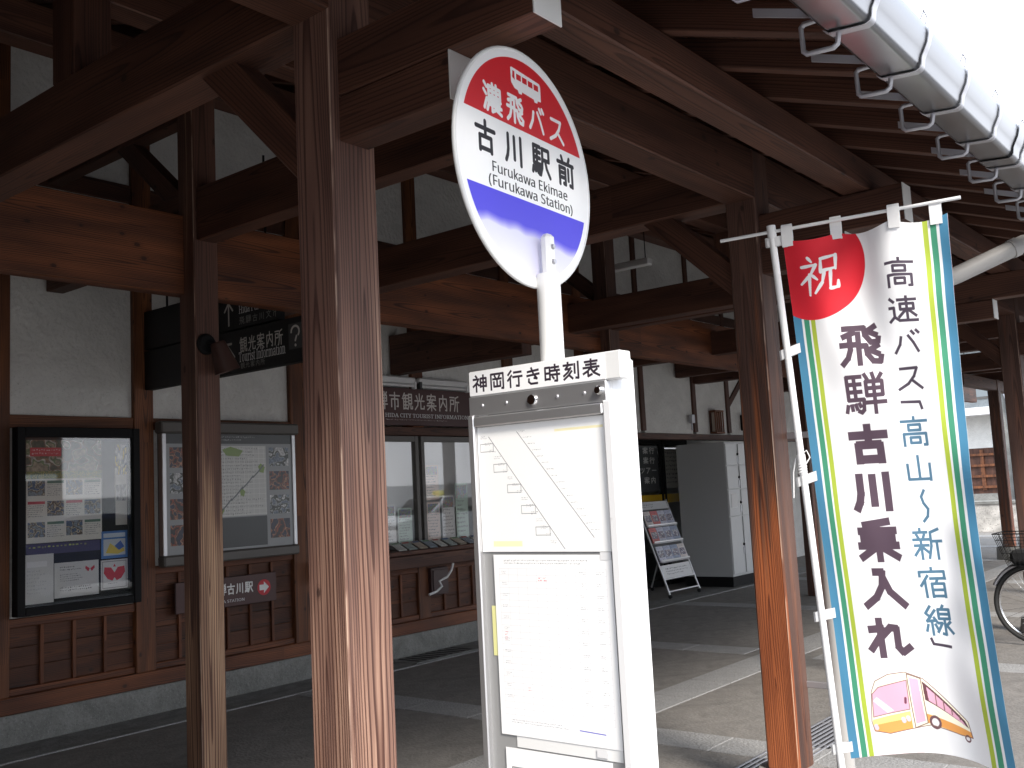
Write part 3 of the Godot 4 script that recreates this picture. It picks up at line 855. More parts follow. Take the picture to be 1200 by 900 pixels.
# ---------------------------------------------------------------- bus stop sign
func disc_image() -> Image:
	var S := 1024
	var im := blank(S, S, s(250, 250, 250))
	var R := S * 0.5
	var ri := R * 0.925
	var yr := S * 0.345; var yb := S * 0.645; var yf := S * 0.785
	var n := FastNoiseLite.new(); n.seed = 4; n.frequency = 0.004; n.fractal_octaves = 3
	for y in S:
		for x in S:
			var dx := x + 0.5 - R; var dy := y + 0.5 - R
			if dx * dx + dy * dy > ri * ri:
				continue
			if y < yr:
				im.set_pixel(x, y, s(214, 28, 40))
			elif y > yb:
				# blue band that turns pale lavender below a ragged soft edge
				var e := yf + (x - R) * 0.02 + n.get_noise_2d(x * 0.7, y * 0.3) * 34.0
				var t := clampf((y - e) / 46.0 + 0.5, 0.0, 1.0)
				im.set_pixel(x, y, s(72, 62, 222).lerp(s(222, 220, 242), t))
	var W := s(250, 250, 250); var K := s(24, 22, 30)
	# bus pictogram: front quarter to the left, windows to the right
	var o := Vector2(S * 0.40, S * 0.085)
	fill_poly(im, [o + Vector2(0, 4), o + Vector2(10, 0), o + Vector2(225, 10), o + Vector2(232, 20), o + Vector2(232, 92), o + Vector2(206, 95), o + Vector2(203, 106), o + Vector2(180, 108), o + Vector2(174, 96), o + Vector2(84, 92), o + Vector2(80, 104), o + Vector2(58, 105), o + Vector2(50, 92), o + Vector2(26, 90), o + Vector2(2, 70)], W)
	var RD := s(214, 28, 40)
	fill_poly(im, [o + Vector2(16, 14), o + Vector2(30, 14), o + Vector2(30, 52), o + Vector2(12, 44)], RD)
	for k in 4:
		rect(im, o.x + 44 + k * 45, o.y + 20 + k * 1.5, 36, 26, RD)
	row(im, "濃飛バス", S * 0.195, S * 0.205, 132, 125, 165, 8.5, W)
	row(im, "古川駅前", S * 0.125, S * 0.372, 150, 142, 206, 9.5, K)
	return im
func make_bus_stop() -> void:
	var px := 1.965; var pz := 5.455
	var b := thing("bus_stop_sign", "white bus stop pole with round red and blue sign and timetable case", "bus stop", Vector3(px, 0, pz))
	# foot
	put(b, "base", lathe_mesh([Vector2(0, 0.11), Vector2(0.12, 0.11), Vector2(0.24, 0.07), Vector2(0.26, 0.05), Vector2(0.26, 0.0), Vector2(0, 0)], 40), M.concrete)
	put(b, "pole", tube_mesh([Vector3(0, 0.05, 0), Vector3(0, 2.03, 0)], 0.030, 24), M.white_paint)
	put(b, "pole_tip", bevel_mesh(Vector3(0.034, 0.115, 0.03), 0.012), M.white_paint, Vector3(0, 2.075, 0.004))
	for yy in [2.06, 2.098]:
		put(b, "bolt", lathe_mesh([Vector2(0, 0.006), Vector2(0.005, 0.006), Vector2(0.007, 0.0)], 10), M.zinc, Vector3(0.0, yy, 0.019), Vector3(PI / 2, 0, 0))
	# round plate, parallel to the building front
	var dm := img_mat(disc_image(), 0.42)
	var c := Vector3(-0.032, 2.300, -0.022)
	var R := 0.300
	var st := new_st()
	var N := 72
	for k in N:
		var a0 := TAU * k / N; var a1 := TAU * (k + 1) / N
		for sd in [1.0, -1.0]:
			var p0 := Vector3(cos(a0) * R, sin(a0) * R, 0.004 * sd); var p1 := Vector3(cos(a1) * R, sin(a1) * R, 0.004 * sd)
			tri(st, Vector3(0, 0, 0.004 * sd), p0, p1, Vector3(0, 0, sd), Vector2(0.5, 0.5), Vector2(0.5 + 0.5 * cos(a0) * sd, 0.5 - 0.5 * sin(a0)), Vector2(0.5 + 0.5 * cos(a1) * sd, 0.5 - 0.5 * sin(a1)))
	var plate := put(b, "sign_plate", st.commit(), dm, c, Vector3(0, deg_to_rad(4.5), 0))
	var rim: Array = []
	for k in N + 1:
		rim.append(Vector3(cos(TAU * k / N) * R, sin(TAU * k / N) * R, 0))
	put(plate, "rim", tube_mesh(rim, 0.0055, 8), M.white_paint)
	latin(plate, "lettering", "Furukawa Ekimae", Vector3(0.01, -0.032, 0.0042), 0.034, 0.34, Basis.IDENTITY, M.dark_text)
	latin(plate, "lettering", "(Furukawa Station)", Vector3(0.015, -0.066, 0.0042), 0.034, 0.38, Basis.IDENTITY, M.dark_text)
	# timetable case facing along the walk
	var xf := 1.90 - px          # front face
	var za := 5.228 - pz; var zb := 5.662 - pz
	var yt := 1.80; var yb := 0.42
	var tc := put(b, "timetable_case", bevel_mesh(Vector3(0.105, yt - yb - 0.004, zb - za - 0.012), 0.006), M.case_white, Vector3(xf + 0.012 + 0.0525, (yt + yb) * 0.5, (za + zb) * 0.5))
	var back := piece(b, "back_board", Vector3(xf + 0.0095, yb + 0.02, za + 0.012), Vector3(xf + 0.014, 1.735, zb - 0.012), M.case_grey, 0.0)
	for e in [[za, za + 0.020], [zb - 0.022, zb]]:
		piece(b, "case_frame", Vector3(xf - 0.006, yb, e[0]), Vector3(xf + 0.03, 1.695, e[1]), M.alu if e[0] == za else M.case_white, 0.003)
	piece(b, "case_frame", Vector3(xf - 0.005, yb - 0.001, za + 0.0201), Vector3(xf + 0.029, yb + 0.03, zb - 0.0221), M.alu, 0.003, 2)
	piece(b, "header_rail", Vector3(xf - 0.003, 1.692, za + 0.004), Vector3(xf + 0.028, 1.742, zb - 0.010), M.alu, 0.003, 2)
	piece(b, "case_frame", Vector3(xf - 0.008, 1.664, za + 0.0205), Vector3(xf + 0.028, 1.690, zb - 0.0225), M.alu, 0.003, 2)
	for k in 5:
		put(b, "rivet", lathe_mesh([Vector2(0, 0.003), Vector2(0.003, 0.003), Vector2(0.005, 0.0)], 10), M.zinc, Vector3(xf - 0.003, 1.717, za + 0.05 + k * 0.078), Vector3(0, 0, PI / 2))
	put(b, "lock_knob", lathe_mesh([Vector2(0, 0.012), Vector2(0.008, 0.012), Vector2(0.011, 0.008), Vector2(0.012, 0.0)], 14), M.chrome, Vector3(xf - 0.003, 1.719, zb - 0.028), Vector3(0, 0, PI / 2))
	put(b, "lock", lathe_mesh([Vector2(0, 0.006), Vector2(0.012, 0.006), Vector2(0.015, 0.0)], 18), M.chrome, Vector3(xf - 0.003, 1.716, za + 0.21), Vector3(0, 0, PI / 2))
	# white header plate
	var hi := blank(1024, 144, s(248, 248, 248))
	row(hi, "神岡行き時刻表", 26, 22, 122, 104, 141, 6.5, s(46, 36, 48), true)
	piece(b, "header_plate", Vector3(xf - 0.001, 1.742, za + 0.008), Vector3(xf + 0.045, 1.806, zb + 0.03), M.white_paint, 0.002)
	var hs := xsheet(b, "header_print", za + 0.010, zb - 0.012, 1.744, 1.804, xf - 0.003, img_mat(hi, 0.5))
	# sheets of paper behind the frame
	var rr := RandomNumberGenerator.new(); rr.seed = 77
	var p1 := blank(640, 480, s(249, 249, 248))
	var ink := s(118, 118, 124)
	stroke(p1, 60, 40, 420, 470, 1.2, ink)
	stroke(p1, 210, 30, 560, 430, 1.2, ink)
	for k in 16:
		var t := k / 16.0
		var q := Vector2(lerpf(60, 420, t), lerpf(40, 470, t))
		small_print(p1, q.x - 44, q.y - 4, 36, 14, 7, ink, rr)
		var q2 := Vector2(lerpf(210, 560, t), lerpf(30, 430, t))
		small_print(p1, q2.x + 10, q2.y - 3, 44, 10, 7, ink, rr)
		if k % 3 == 1:
			outline(p1, [Vector2(q.x - 70, q.y), Vector2(q.x, q.y), Vector2(q.x, q.y + 30), Vector2(q.x - 70, q.y + 30)], 1.0, ink)
	rect(p1, 400, 34, 230, 9, s(246, 238, 196))
	rect(p1, 60, 440, 150, 20, s(244, 246, 200))
	xsheet(b, "route_sheet", za + 0.021, zb - 0.026, 1.352, 1.663, xf + 0.0065, img_mat(p1, 0.7), 0.0006)
	var p2 := blank(640, 768, s(249, 249, 249))
	var lt := s(206, 206, 212)
	for k in 24:
		stroke(p2, 30, 60 + k * 27, 610, 60 + k * 27, 0.5, lt)
	for k in 12:
		stroke(p2, 30 + k * 52.7, 60, 30 + k * 52.7, 681, 0.5, lt)
	small_print(p2, 60, 22, 520, 24, 12, s(150, 150, 152), rr)
	for k in 12:
		for j in 3:
			small_print(p2, [44, 470, 560][j], 70 + k * 48, 36, 14, 8, s(150, 150, 156), rr)
	for q in [[250, 96], [275, 96], [48, 330], [48, 352], [165, 560]]:
		small_print(p2, q[0], q[1], 22, 22, 10, s(214, 60, 80), rr)
	small_print(p2, 60, 700, 330, 20, 10, s(140, 140, 150), rr)
	stroke(p2, 430, 712, 560, 716, 2.0, s(90, 90, 200))
	xsheet(b, "timetable_sheet", za + 0.055, zb - 0.030, 0.915, 1.345, xf + 0.0055, img_mat(p2, 0.7), 0.0006)
	xsheet(b, "yellow_slip", za + 0.040, za + 0.12, 1.10, 1.22, xf + 0.0075, flat_mat(Color(0.78, 0.76, 0.34), 0.8), 0.0006)
	xsheet(b, "backing_sheet", za + 0.10, zb - 0.032, 0.888, 1.2, xf + 0.0075, M.paper, 0.0006)
	var p3 := blank(512, 512, s(247, 247, 247))
	outline(p3, [Vector2(30, 60), Vector2(490, 60), Vector2(490, 500), Vector2(30, 500)], 2.0, s(110, 110, 112))
	for k in 12:
		stroke(p3, 30, 60 + k * 36, 490, 60 + k * 36, 0.8, s(150, 150, 150))
	stroke(p3, 190, 60, 190, 500, 1.5, s(120, 120, 120))
	for k in 11:
		small_print(p3, 200, 68 + k * 36, 250, 22, 14, s(130, 130, 132), rr)
	xsheet(b, "notice_sheet", za + 0.065, zb - 0.06, 0.50, 0.885, xf + 0.0055, img_mat(p3, 0.7), 0.0006)
	for q in [[zb - 0.06, 1.345], [za + 0.03, 1.70], [zb - 0.10, 0.905]]:
		xsheet(b, "tape", q[0], q[0] + 0.03, q[1] - 0.012, q[1] + 0.006, xf + 0.0045, M.case_white, 0.0004)

# ---------------------------------------------------------------- banner
func banner_image() -> Image:
	var W := 512; var H := 1536
	var im := blank(W, H, s(230, 230, 232))
	var blue := s(70, 132, 166); var green := s(64, 144, 112); var lime := s(168, 186, 62)
	for e in [[0.0, 0.055, blue], [0.072, 0.108, green], [0.118, 0.148, lime], [0.853, 0.883, lime], [0.895, 0.932, green], [0.948, 1.0, blue]]:
		rect(im, e[0] * W, 0, (e[1] - e[0]) * W, H, e[2])
	# red sun
	var sc := W / 0.6
	var cx := 0.098 * sc; var cy := 0.098 * sc; var rad := 0.198 * sc
	for y in range(0, int(cy + rad) + 2):
		for x in range(0, int(cx + rad) + 2):
			var d := sqrt((x + 0.5 - cx) * (x + 0.5 - cx) + (y + 0.5 - cy) * (y + 0.5 - cy)) - rad
			if d < 0.5:
				im.set_pixel(x, y, im.get_pixel(x, y).lerp(s(214, 28, 46), clampf(0.5 - d, 0, 1)))
	# brush written character: strokes of uneven width
	var g: Array = GLYPHS["祝"]
	for st_ in g:
		for i in range(0, st_.size() - 2, 2):
			for k in 14:
				var t := k / 13.0
				var q := Vector2(lerpf(st_[i], st_[i + 2], t), lerpf(st_[i + 1], st_[i + 3], t))
				var hw := lerpf(5.2, 2.6, absf(t - 0.25) * 1.1)
				var p := Vector2(36 + q.x * 1.28 + q.y * -0.10 + 10, 58 + q.y * 1.25 - q.x * 0.12)
				stroke(im, p.x, p.y, p.x + 1.5, p.y + 1.0, hw, s(236, 236, 236))
	var dark := s(66, 56, 70); var teal := s(72, 108, 132); var mauve := s(78, 60, 74)
	var v := [[0.068, 0.124, "高", 0], [0.14, 0.19, "速", 0], [0.203, 0.25, "バ", 0], [0.266, 0.317, "ス", 0], [0.325, 0.353, "「", 0], [0.364, 0.42, "高", 1], [0.433, 0.487, "山", 1], [0.50, 0.56, "〜", 1], [0.57, 0.63, "新", 1], [0.643, 0.70, "宿", 1], [0.713, 0.77, "線", 1], [0.773, 0.80, "」", 0]]
	for e in v:
		glyph(im, e[2], (0.615 - 0.05 * e[0]) * W, e[0] * H, 0.175 * W, (e[1] - e[0]) * H, 4.2, dark if e[3] == 0 else teal, true)
	var l := [[0.183, 0.262, "飛"], [0.276, 0.355, "騨"], [0.372, 0.448, "古"], [0.46, 0.538, "川"], [0.553, 0.63, "乗"], [0.643, 0.718, "入"], [0.735, 0.813, "れ"]]
	for e in l:
		var fat := 11.0
		if e[2] == "飛": fat = 8.6
		if e[2] == "騨": fat = 6.2
		if e[2] == "古" or e[2] == "川": fat = 12.5
		glyph(im, e[2], (0.295 - 0.105 * e[0]) * W, e[0] * H, 0.27 * W, (e[1] - e[0]) * H, fat, mauve, true)
	# drawing of a coach
	var page := im
	im = blank(352, 216, s(230, 230, 232))
	var o := Vector2(6, 6)
	var ink := s(120, 92, 84); var cream := s(242, 238, 214); var pink := s(222, 168, 190); var orange := s(224, 156, 84); var yel := s(232, 212, 130)
	var body := [Vector2(8, 180), Vector2(2, 150), Vector2(14, 60), Vector2(32, 26), Vector2(80, 6), Vector2(138, 0), Vector2(196, 22), Vector2(330, 140), Vector2(338, 186), Vector2(300, 186), Vector2(200, 170), Vector2(150, 180), Vector2(60, 192)]
	var P := func(a: Array) -> Array:
		var q: Array = []
		for p in a: q.append(o + p * Vector2(0.98, 1.0))
		return q
	fill_poly(im, P.call(body), cream)
	fill_poly(im, P.call([Vector2(16, 66), Vector2(40, 46), Vector2(140, 26), Vector2(138, 120), Vector2(10, 138)]), pink)
	fill_poly(im, P.call([Vector2(16, 88), Vector2(30, 76), Vector2(84, 122), Vector2(60, 128)]), s(236, 214, 222))
	fill_poly(im, P.call([Vector2(150, 18), Vector2(180, 24), Vector2(184, 158), Vector2(150, 168)]), pink)
	fill_poly(im, P.call([Vector2(192, 30), Vector2(320, 140), Vector2(330, 160), Vector2(194, 90)]), s(96, 58, 66))
	fill_poly(im, P.call([Vector2(204, 48), Vector2(312, 142), Vector2(322, 156), Vector2(206, 92)]), pink)
	for k in 4:
		stroke(im, o.x + 226 + k * 24, o.y + 66 + k * 20, o.x + 226 + k * 24, o.y + 106 + k * 11, 1.6, ink)
	fill_poly(im, P.call([Vector2(6, 146), Vector2(138, 126), Vector2(138, 148), Vector2(4, 166)]), yel)
	fill_poly(im, P.call([Vector2(4, 164), Vector2(138, 148), Vector2(138, 182), Vector2(60, 192), Vector2(8, 182)]), orange)
	fill_poly(im, P.call([Vector2(190, 134), Vector2(336, 170), Vector2(337, 186), Vector2(300, 186), Vector2(190, 164)]), orange)
	for w in [[212.0, 160.0, 22.0], [314.0, 192.0, 11.0]]:
		var ring: Array = []
		var ring2: Array = []
		for k in 18:
			ring.append(o + Vector2(w[0] + cos(TAU * k / 18.0) * w[2] * 0.9, w[1] + sin(TAU * k / 18.0) * w[2]))
			ring2.append(o + Vector2(w[0] + cos(TAU * k / 18.0) * w[2] * 0.55, w[1] + sin(TAU * k / 18.0) * w[2] * 0.6))
		fill_poly(im, ring, s(104, 74, 80)); fill_poly(im, ring2, s(228, 222, 226))
	for q in [Vector2(108, 150), Vector2(124, 146), Vector2(14, 166)]:
		stroke(im, o.x + q.x, o.y + q.y, o.x + q.x + 2, o.y + q.y + 6, 7.0, s(200, 190, 205)); 
	outline(im, P.call(body), 1.3, ink)
	outline(im, P.call([Vector2(16, 66), Vector2(40, 46), Vector2(140, 26), Vector2(138, 120), Vector2(10, 138)]), 1.2, ink)
	outline(im, P.call([Vector2(144, 6), Vector2(188, 22), Vector2(190, 164), Vector2(146, 180)]), 1.6, ink)
	stroke(im, o.x + 126, o.y + 84, o.x + 124, o.y + 98, 4.0, s(110, 60, 80))
	im.resize(326, 206, Image.INTERPOLATE_CUBIC)
	page.blit_rect(im, Rect2i(0, 0, 326, 206), Vector2i(int(0.152 * W), int(0.838 * H)))
	return page
func make_banner() -> void:
	var foot := Vector3(3.459, 0.507, 5.497)
	var top := Vector3(3.353, 2.392, 5.446)
	var b := thing("banner_flag", "tall white nobori banner with red sun and coach drawing on white pole", "banner", Vector3(3.4875, 0, 5.5107))
	var O := b.position
	var axis := (top - foot).normalized()
	var low := foot - axis * ((foot.y - 0.12) / axis.y)
	# weighted stand
	put(b, "stand", lathe_mesh([Vector2(0, 0.16), Vector2(0.03, 0.16), Vector2(0.034, 0.1), Vector2(0.2, 0.075), Vector2(0.22, 0.05), Vector2(0.22, 0.0), Vector2(0, 0)], 36), M.white_plastic)
	put(b, "pole", tube_mesh([low - O, top - O], 0.0125, 16), M.white_plastic)
	put(b, "pole_joint", tube_mesh([foot + axis * 1.0 - O, foot + axis * 1.07 - O], 0.015, 16), M.white_plastic)
	put(b, "pole_cap", tube_mesh([top - axis * 0.035 - O, top + axis * 0.012 - O], 0.016, 16), M.white_plastic)
	var dir := Vector3(0.155, 0.0, 0.988).normalized()
	var rod0 := top - dir * 0.19 + Vector3(0, -0.012, 0)
	put(b, "crossbar", tube_mesh([rod0 - O, top + dir * 0.63 + Vector3(0, -0.005, 0) - O], 0.0062, 12), M.white_plastic)
	# cloth: grid with folds
	var nu := 30; var nv := 84
	var W := 0.548; var H := 1.825
	var nse := FastNoiseLite.new(); nse.seed = 12; nse.frequency = 1.0; nse.fractal_octaves = 2
	var nrm := dir.cross(Vector3.UP).normalized()      # away from / towards the camera
	if nrm.x > 0: nrm = -nrm
	var P: Array = []
	for j in nv + 1:
		var v := float(j) / nv
		var line: Array = []
		for i in nu + 1:
			var u := float(i) / nu
			var sag := -0.016 * absf(sin(u * PI * 3.0)) * exp(-v * 14.0)
			var bot := 0.035 * sin(u * PI) * smoothstep(0.75, 1.0, v) - 0.02 * u * smoothstep(0.8, 1.0, v)
			var base := top - axis * (0.048 + v * H) + dir * (0.036 + u * W * (1.0 - 0.05 * sin(v * PI) - 0.055 * v))
			var off := 0.030 * sin(u * 5.2 + v * 2.0) * smoothstep(0.0, 0.25, v) * u + 0.020 * nse.get_noise_2d(u * 1.8 + 3.0, v * 3.4)
			off += 0.016 * exp(-v * 5.0) * sin(u * PI * 3.0 + 0.6) + 0.012 * sin((u * 1.4 - v * 0.9) * 9.0) * exp(-v * 3.0)
			off += 0.05 * smoothstep(0.6, 1.0, v) * sin(u * PI) * -1.0
			line.append(base + Vector3(0, sag + bot, 0) + nrm * off * (0.4 + u) - O)
		P.append(line)
	var st := new_st()
	st.set_smooth_group(0)
	for j in nv:
		for i in nu:
			var a: Vector3 = P[j][i]; var bb: Vector3 = P[j][i + 1]; var c: Vector3 = P[j + 1][i + 1]; var d: Vector3 = P[j + 1][i]
			var ua := Vector2(float(i) / nu, float(j) / nv); var ub := Vector2(float(i + 1) / nu, float(j) / nv); var uc := Vector2(float(i + 1) / nu, float(j + 1) / nv); var ud := Vector2(float(i) / nu, float(j + 1) / nv)
			for t in [[a, bb, c, ua, ub, uc], [a, c, d, ua, uc, ud]]:
				for k in 3:
					st.set_uv(t[3 + k]); st.add_vertex(t[k])
	st.index()
	st.generate_normals()
	var cm := img_mat(banner_image(), 0.75)
	cm.cull_mode = BaseMaterial3D.CULL_DISABLED
	cm.backlight_enabled = true
	cm.backlight = Color(0.28, 0.28, 0.28)
	put(b, "cloth", st.commit(), cm)
	# loops round the crossbar and the pole
	var loop_mat: Material = M.white_plastic
	for u in [0.05, 0.36, 0.70, 0.955]:
		var p: Vector3 = P[0][int(u * nu)]
		var r := p + Vector3(0, 0.052, 0)
		strap(b, p + Vector3(0, -0.022, 0), r, dir, 0.038, nrm, loop_mat)
	for v in [0.0, 0.225, 0.475, 0.735, 0.985]:
		var p: Vector3 = P[int(v * nv)][0]
		var q: Vector3 = top - axis * (0.048 + v * H) - O
		strap(b, p + dir * 0.012, q - dir * 0.02, axis, 0.034, nrm, loop_mat)
	# white cord tied round the pole
	var k0 := top - axis * 0.85 - O
	var cord: Array = []
	for i in 30:
		var a := TAU * i / 8.0
		cord.append(k0 + Vector3(0, -0.0012 * i, 0) + (dir * cos(a) + nrm * sin(a)) * 0.0155)
	put(b, "tie_cord", tube_mesh(cord, 0.0025, 6), M.white_plastic)
	put(b, "tie_cord", tube_mesh([k0 + dir * 0.016, k0 + dir * 0.03 + Vector3(0, 0.02, 0), k0 + dir * 0.02 + Vector3(0, 0.045, 0), k0 + Vector3(0, 0.02, 0) - dir * 0.02, k0 - dir * 0.032 + Vector3(0, -0.03, 0), k0 - dir * 0.038 + Vector3(0, -0.12, 0)], 0.0025, 6), M.white_plastic)
# a flat woven strap folded over a rod, from a (cloth) to b (rod)
func strap(parent: Node3D, a: Vector3, b: Vector3, across: Vector3, w: float, n: Vector3, mat: Material) -> void:
	var st := new_st()
	var h := across.normalized() * w * 0.5
	var f := n * 0.009
	var pts := [a + n * 0.003, a.lerp(b, 0.6) + f * 0.8, b + f * 0.6, b + (b - a).normalized() * 0.007, b - f * 0.6, a.lerp(b, 0.6) - f * 0.8, a - n * 0.003]
	for i in pts.size() - 1:
		var e: Vector3 = pts[i + 1] - pts[i]
		var m := e.cross(h).normalized()
		quad(st, pts[i] - h, pts[i] + h, pts[i + 1] + h, pts[i + 1] - h, m)
		quad(st, pts[i] - h - m * 0.001, pts[i] + h - m * 0.001, pts[i + 1] + h - m * 0.001, pts[i + 1] - h - m * 0.001, -m)
	put(parent, "loop", st.commit(), mat)
# ---------------------------------------------------------------- things on the wall
func make_notice_case() -> void:
	var c := thing("notice_case", "black framed glazed notice case full of posters on the wall", "notice case", Vector3(3.58, 0.835, 0.0))
	var O := c.position
	var xa := 3.11 - O.x; var xb := 4.005 - O.x; var ya := 0.0; var yb := 1.265
	piece(c, "back_panel", Vector3(xa + 0.01, 0.02, 0.041), Vector3(xb - 0.01, yb - 0.02, 0.049), M.black, 0.0)
	piece(c, "frame_stile", Vector3(xa, ya, 0.042), Vector3(xa + 0.055, yb, 0.125), M.black_gloss, 0.004)
	piece(c, "frame_stile", Vector3(xb - 0.055, ya, 0.042), Vector3(xb, yb, 0.125), M.black_gloss, 0.004)
	piece(c, "frame_rail", Vector3(xa + 0.056, ya, 0.042), Vector3(xb - 0.056, ya + 0.055, 0.123), M.black_gloss, 0.004, 0)
	piece(c, "frame_rail", Vector3(xa + 0.056, yb - 0.07, 0.042), Vector3(xb - 0.056, yb, 0.123), M.black_gloss, 0.004, 0)
	piece(c, "pane", Vector3(xa + 0.05, ya + 0.05, 0.098), Vector3(xb - 0.05, yb - 0.065, 0.103), M.glass, 0.0)
	var r := RandomNumberGenerator.new(); r.seed = 5
	var a := blank(420, 540, s(226, 224, 216))
	photo_print(a, 0, 0, 420, 170, [s(150, 140, 120), s(90, 110, 70), s(180, 176, 168), s(120, 96, 70), s(60, 70, 50)], r)
	rect(a, 20, 40, 170, 46, s(206, 40, 56))
	small_print(a, 30, 48, 150, 36, 18, s(236, 210, 210), r)
	photo_print(a, 0, 165, 420, 40, [s(120, 130, 60), s(160, 150, 80), s(90, 110, 60)], r)
	for k in 3:
		for j in 4:
			var x := 8 + j * 104; var y := 215 + k * 108
			if (k + j) % 2 == 0:
				photo_print(a, x, y, 92, 78, [s(120, 130, 140), s(90, 80, 70), s(180, 170, 150), s(70, 90, 120)], r)
			else:
				rect(a, x, y, 92, 14, s(196, 60, 80) if k == 1 else s(70, 110, 90))
				small_print(a, x, y + 20, 92, 70, 11, s(90, 90, 96), r)
	var po := zsheet(self, "tourist_poster", 3.20, 3.74, 1.31, 2.015, 0.056, img_mat(a, 0.45), 0.002)
	tag(po, "large tourist poster of red headed photo columns in black case", "poster")
	var bnd := blank(420, 80, s(52, 44, 92))
	small_print(bnd, 14, 16, 380, 44, 30, s(190, 200, 90), r)
	var p2 := zsheet(self, "purple_strip_poster", 3.20, 3.725, 1.232, 1.305, 0.056, img_mat(bnd, 0.5), 0.002)
	tag(p2, "narrow purple printed strip below the large tourist poster", "poster")
	var w := blank(240, 350, s(214, 214, 212))
	rect(w, 40, 50, 150, 40, s(232, 232, 232)); small_print(w, 40, 110, 150, 180, 26, s(188, 188, 190), r)
	var p3 := zsheet(self, "white_leaflet_box", 3.163, 3.383, 0.905, 1.235, 0.066, img_mat(w, 0.5), 0.012)
	tag(p3, "plain white sheet in lower corner of the black case", "notice")
	var n := blank(400, 300, s(216, 216, 214))
	small_print(n, 50, 36, 200, 40, 22, s(60, 60, 62), r); small_print(n, 50, 100, 230, 80, 18, s(110, 110, 112), r); small_print(n, 50, 210, 300, 60, 24, s(70, 70, 72), r)
	for sg in [-1, 1]:
		fill_poly(n, [Vector2(320 + sg * 2, 70), Vector2(320 + sg * 40, 44), Vector2(320 + sg * 44, 66), Vector2(320 + sg * 16, 96)], s(200, 40, 60))
	var p4 := zsheet(self, "notice_sheet", 3.392, 3.712, 0.925, 1.165, 0.058, img_mat(n, 0.6), 0.002)
	tag(p4, "white landscape notice with grey lines and small red emblem", "notice")
	var b := blank(240, 250, s(222, 222, 222))
	outline(b, [Vector2(14, 14), Vector2(226, 14), Vector2(226, 236), Vector2(14, 236)], 3, s(150, 150, 150))
	for sg in [-1, 1]:
		fill_poly(b, [Vector2(120, 110), Vector2(120 + sg * 30, 66), Vector2(120 + sg * 90, 60), Vector2(120 + sg * 96, 110), Vector2(120 + sg * 62, 160), Vector2(120 + sg * 20, 178), Vector2(120, 150)], s(214, 32, 54))
	fill_poly(b, [Vector2(108, 60), Vector2(120, 36), Vector2(132, 60)], s(214, 32, 54))
	small_print(b, 60, 195, 120, 24, 16, s(90, 90, 90), r)
	var p5 := zsheet(self, "butterfly_notice", 3.728, 3.932, 0.945, 1.155, 0.062, img_mat(b, 0.5), 0.004)
	tag(p5, "white card with red butterfly emblem at case corner", "notice")
	var u := blank(240, 250, s(58, 120, 190))
	rect(u, 20, 20, 200, 40, s(200, 216, 230)); rect(u, 20, 74, 200, 150, s(196, 206, 210))
	fill_poly(u, [Vector2(40, 200), Vector2(80, 110), Vector2(130, 150), Vector2(180, 96), Vector2(214, 190), Vector2(150, 214)], s(226, 200, 60))
	fill_poly(u, [Vector2(120, 140), Vector2(176, 92), Vector2(210, 150), Vector2(160, 180)], s(44, 96, 180))
	var p6 := zsheet(self, "blue_poster", 3.734, 3.936, 1.165, 1.36, 0.056, img_mat(u, 0.5), 0.002)
	tag(p6, "small blue and yellow poster above butterfly card in the case", "poster")
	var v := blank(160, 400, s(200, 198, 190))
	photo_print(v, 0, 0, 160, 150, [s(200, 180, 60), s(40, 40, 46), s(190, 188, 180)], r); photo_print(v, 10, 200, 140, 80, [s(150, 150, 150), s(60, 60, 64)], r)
	var p7 := zsheet(self, "painted_reflection", 3.845, 3.935, 1.40, 1.985, 0.056, img_mat(v, 0.5), 0.002)  # yellow and grey reflection in the glass, painted on a sheet
	tag(p7, "slim yellow and grey reflection painted on a sheet at right hand edge of the black case", "poster")
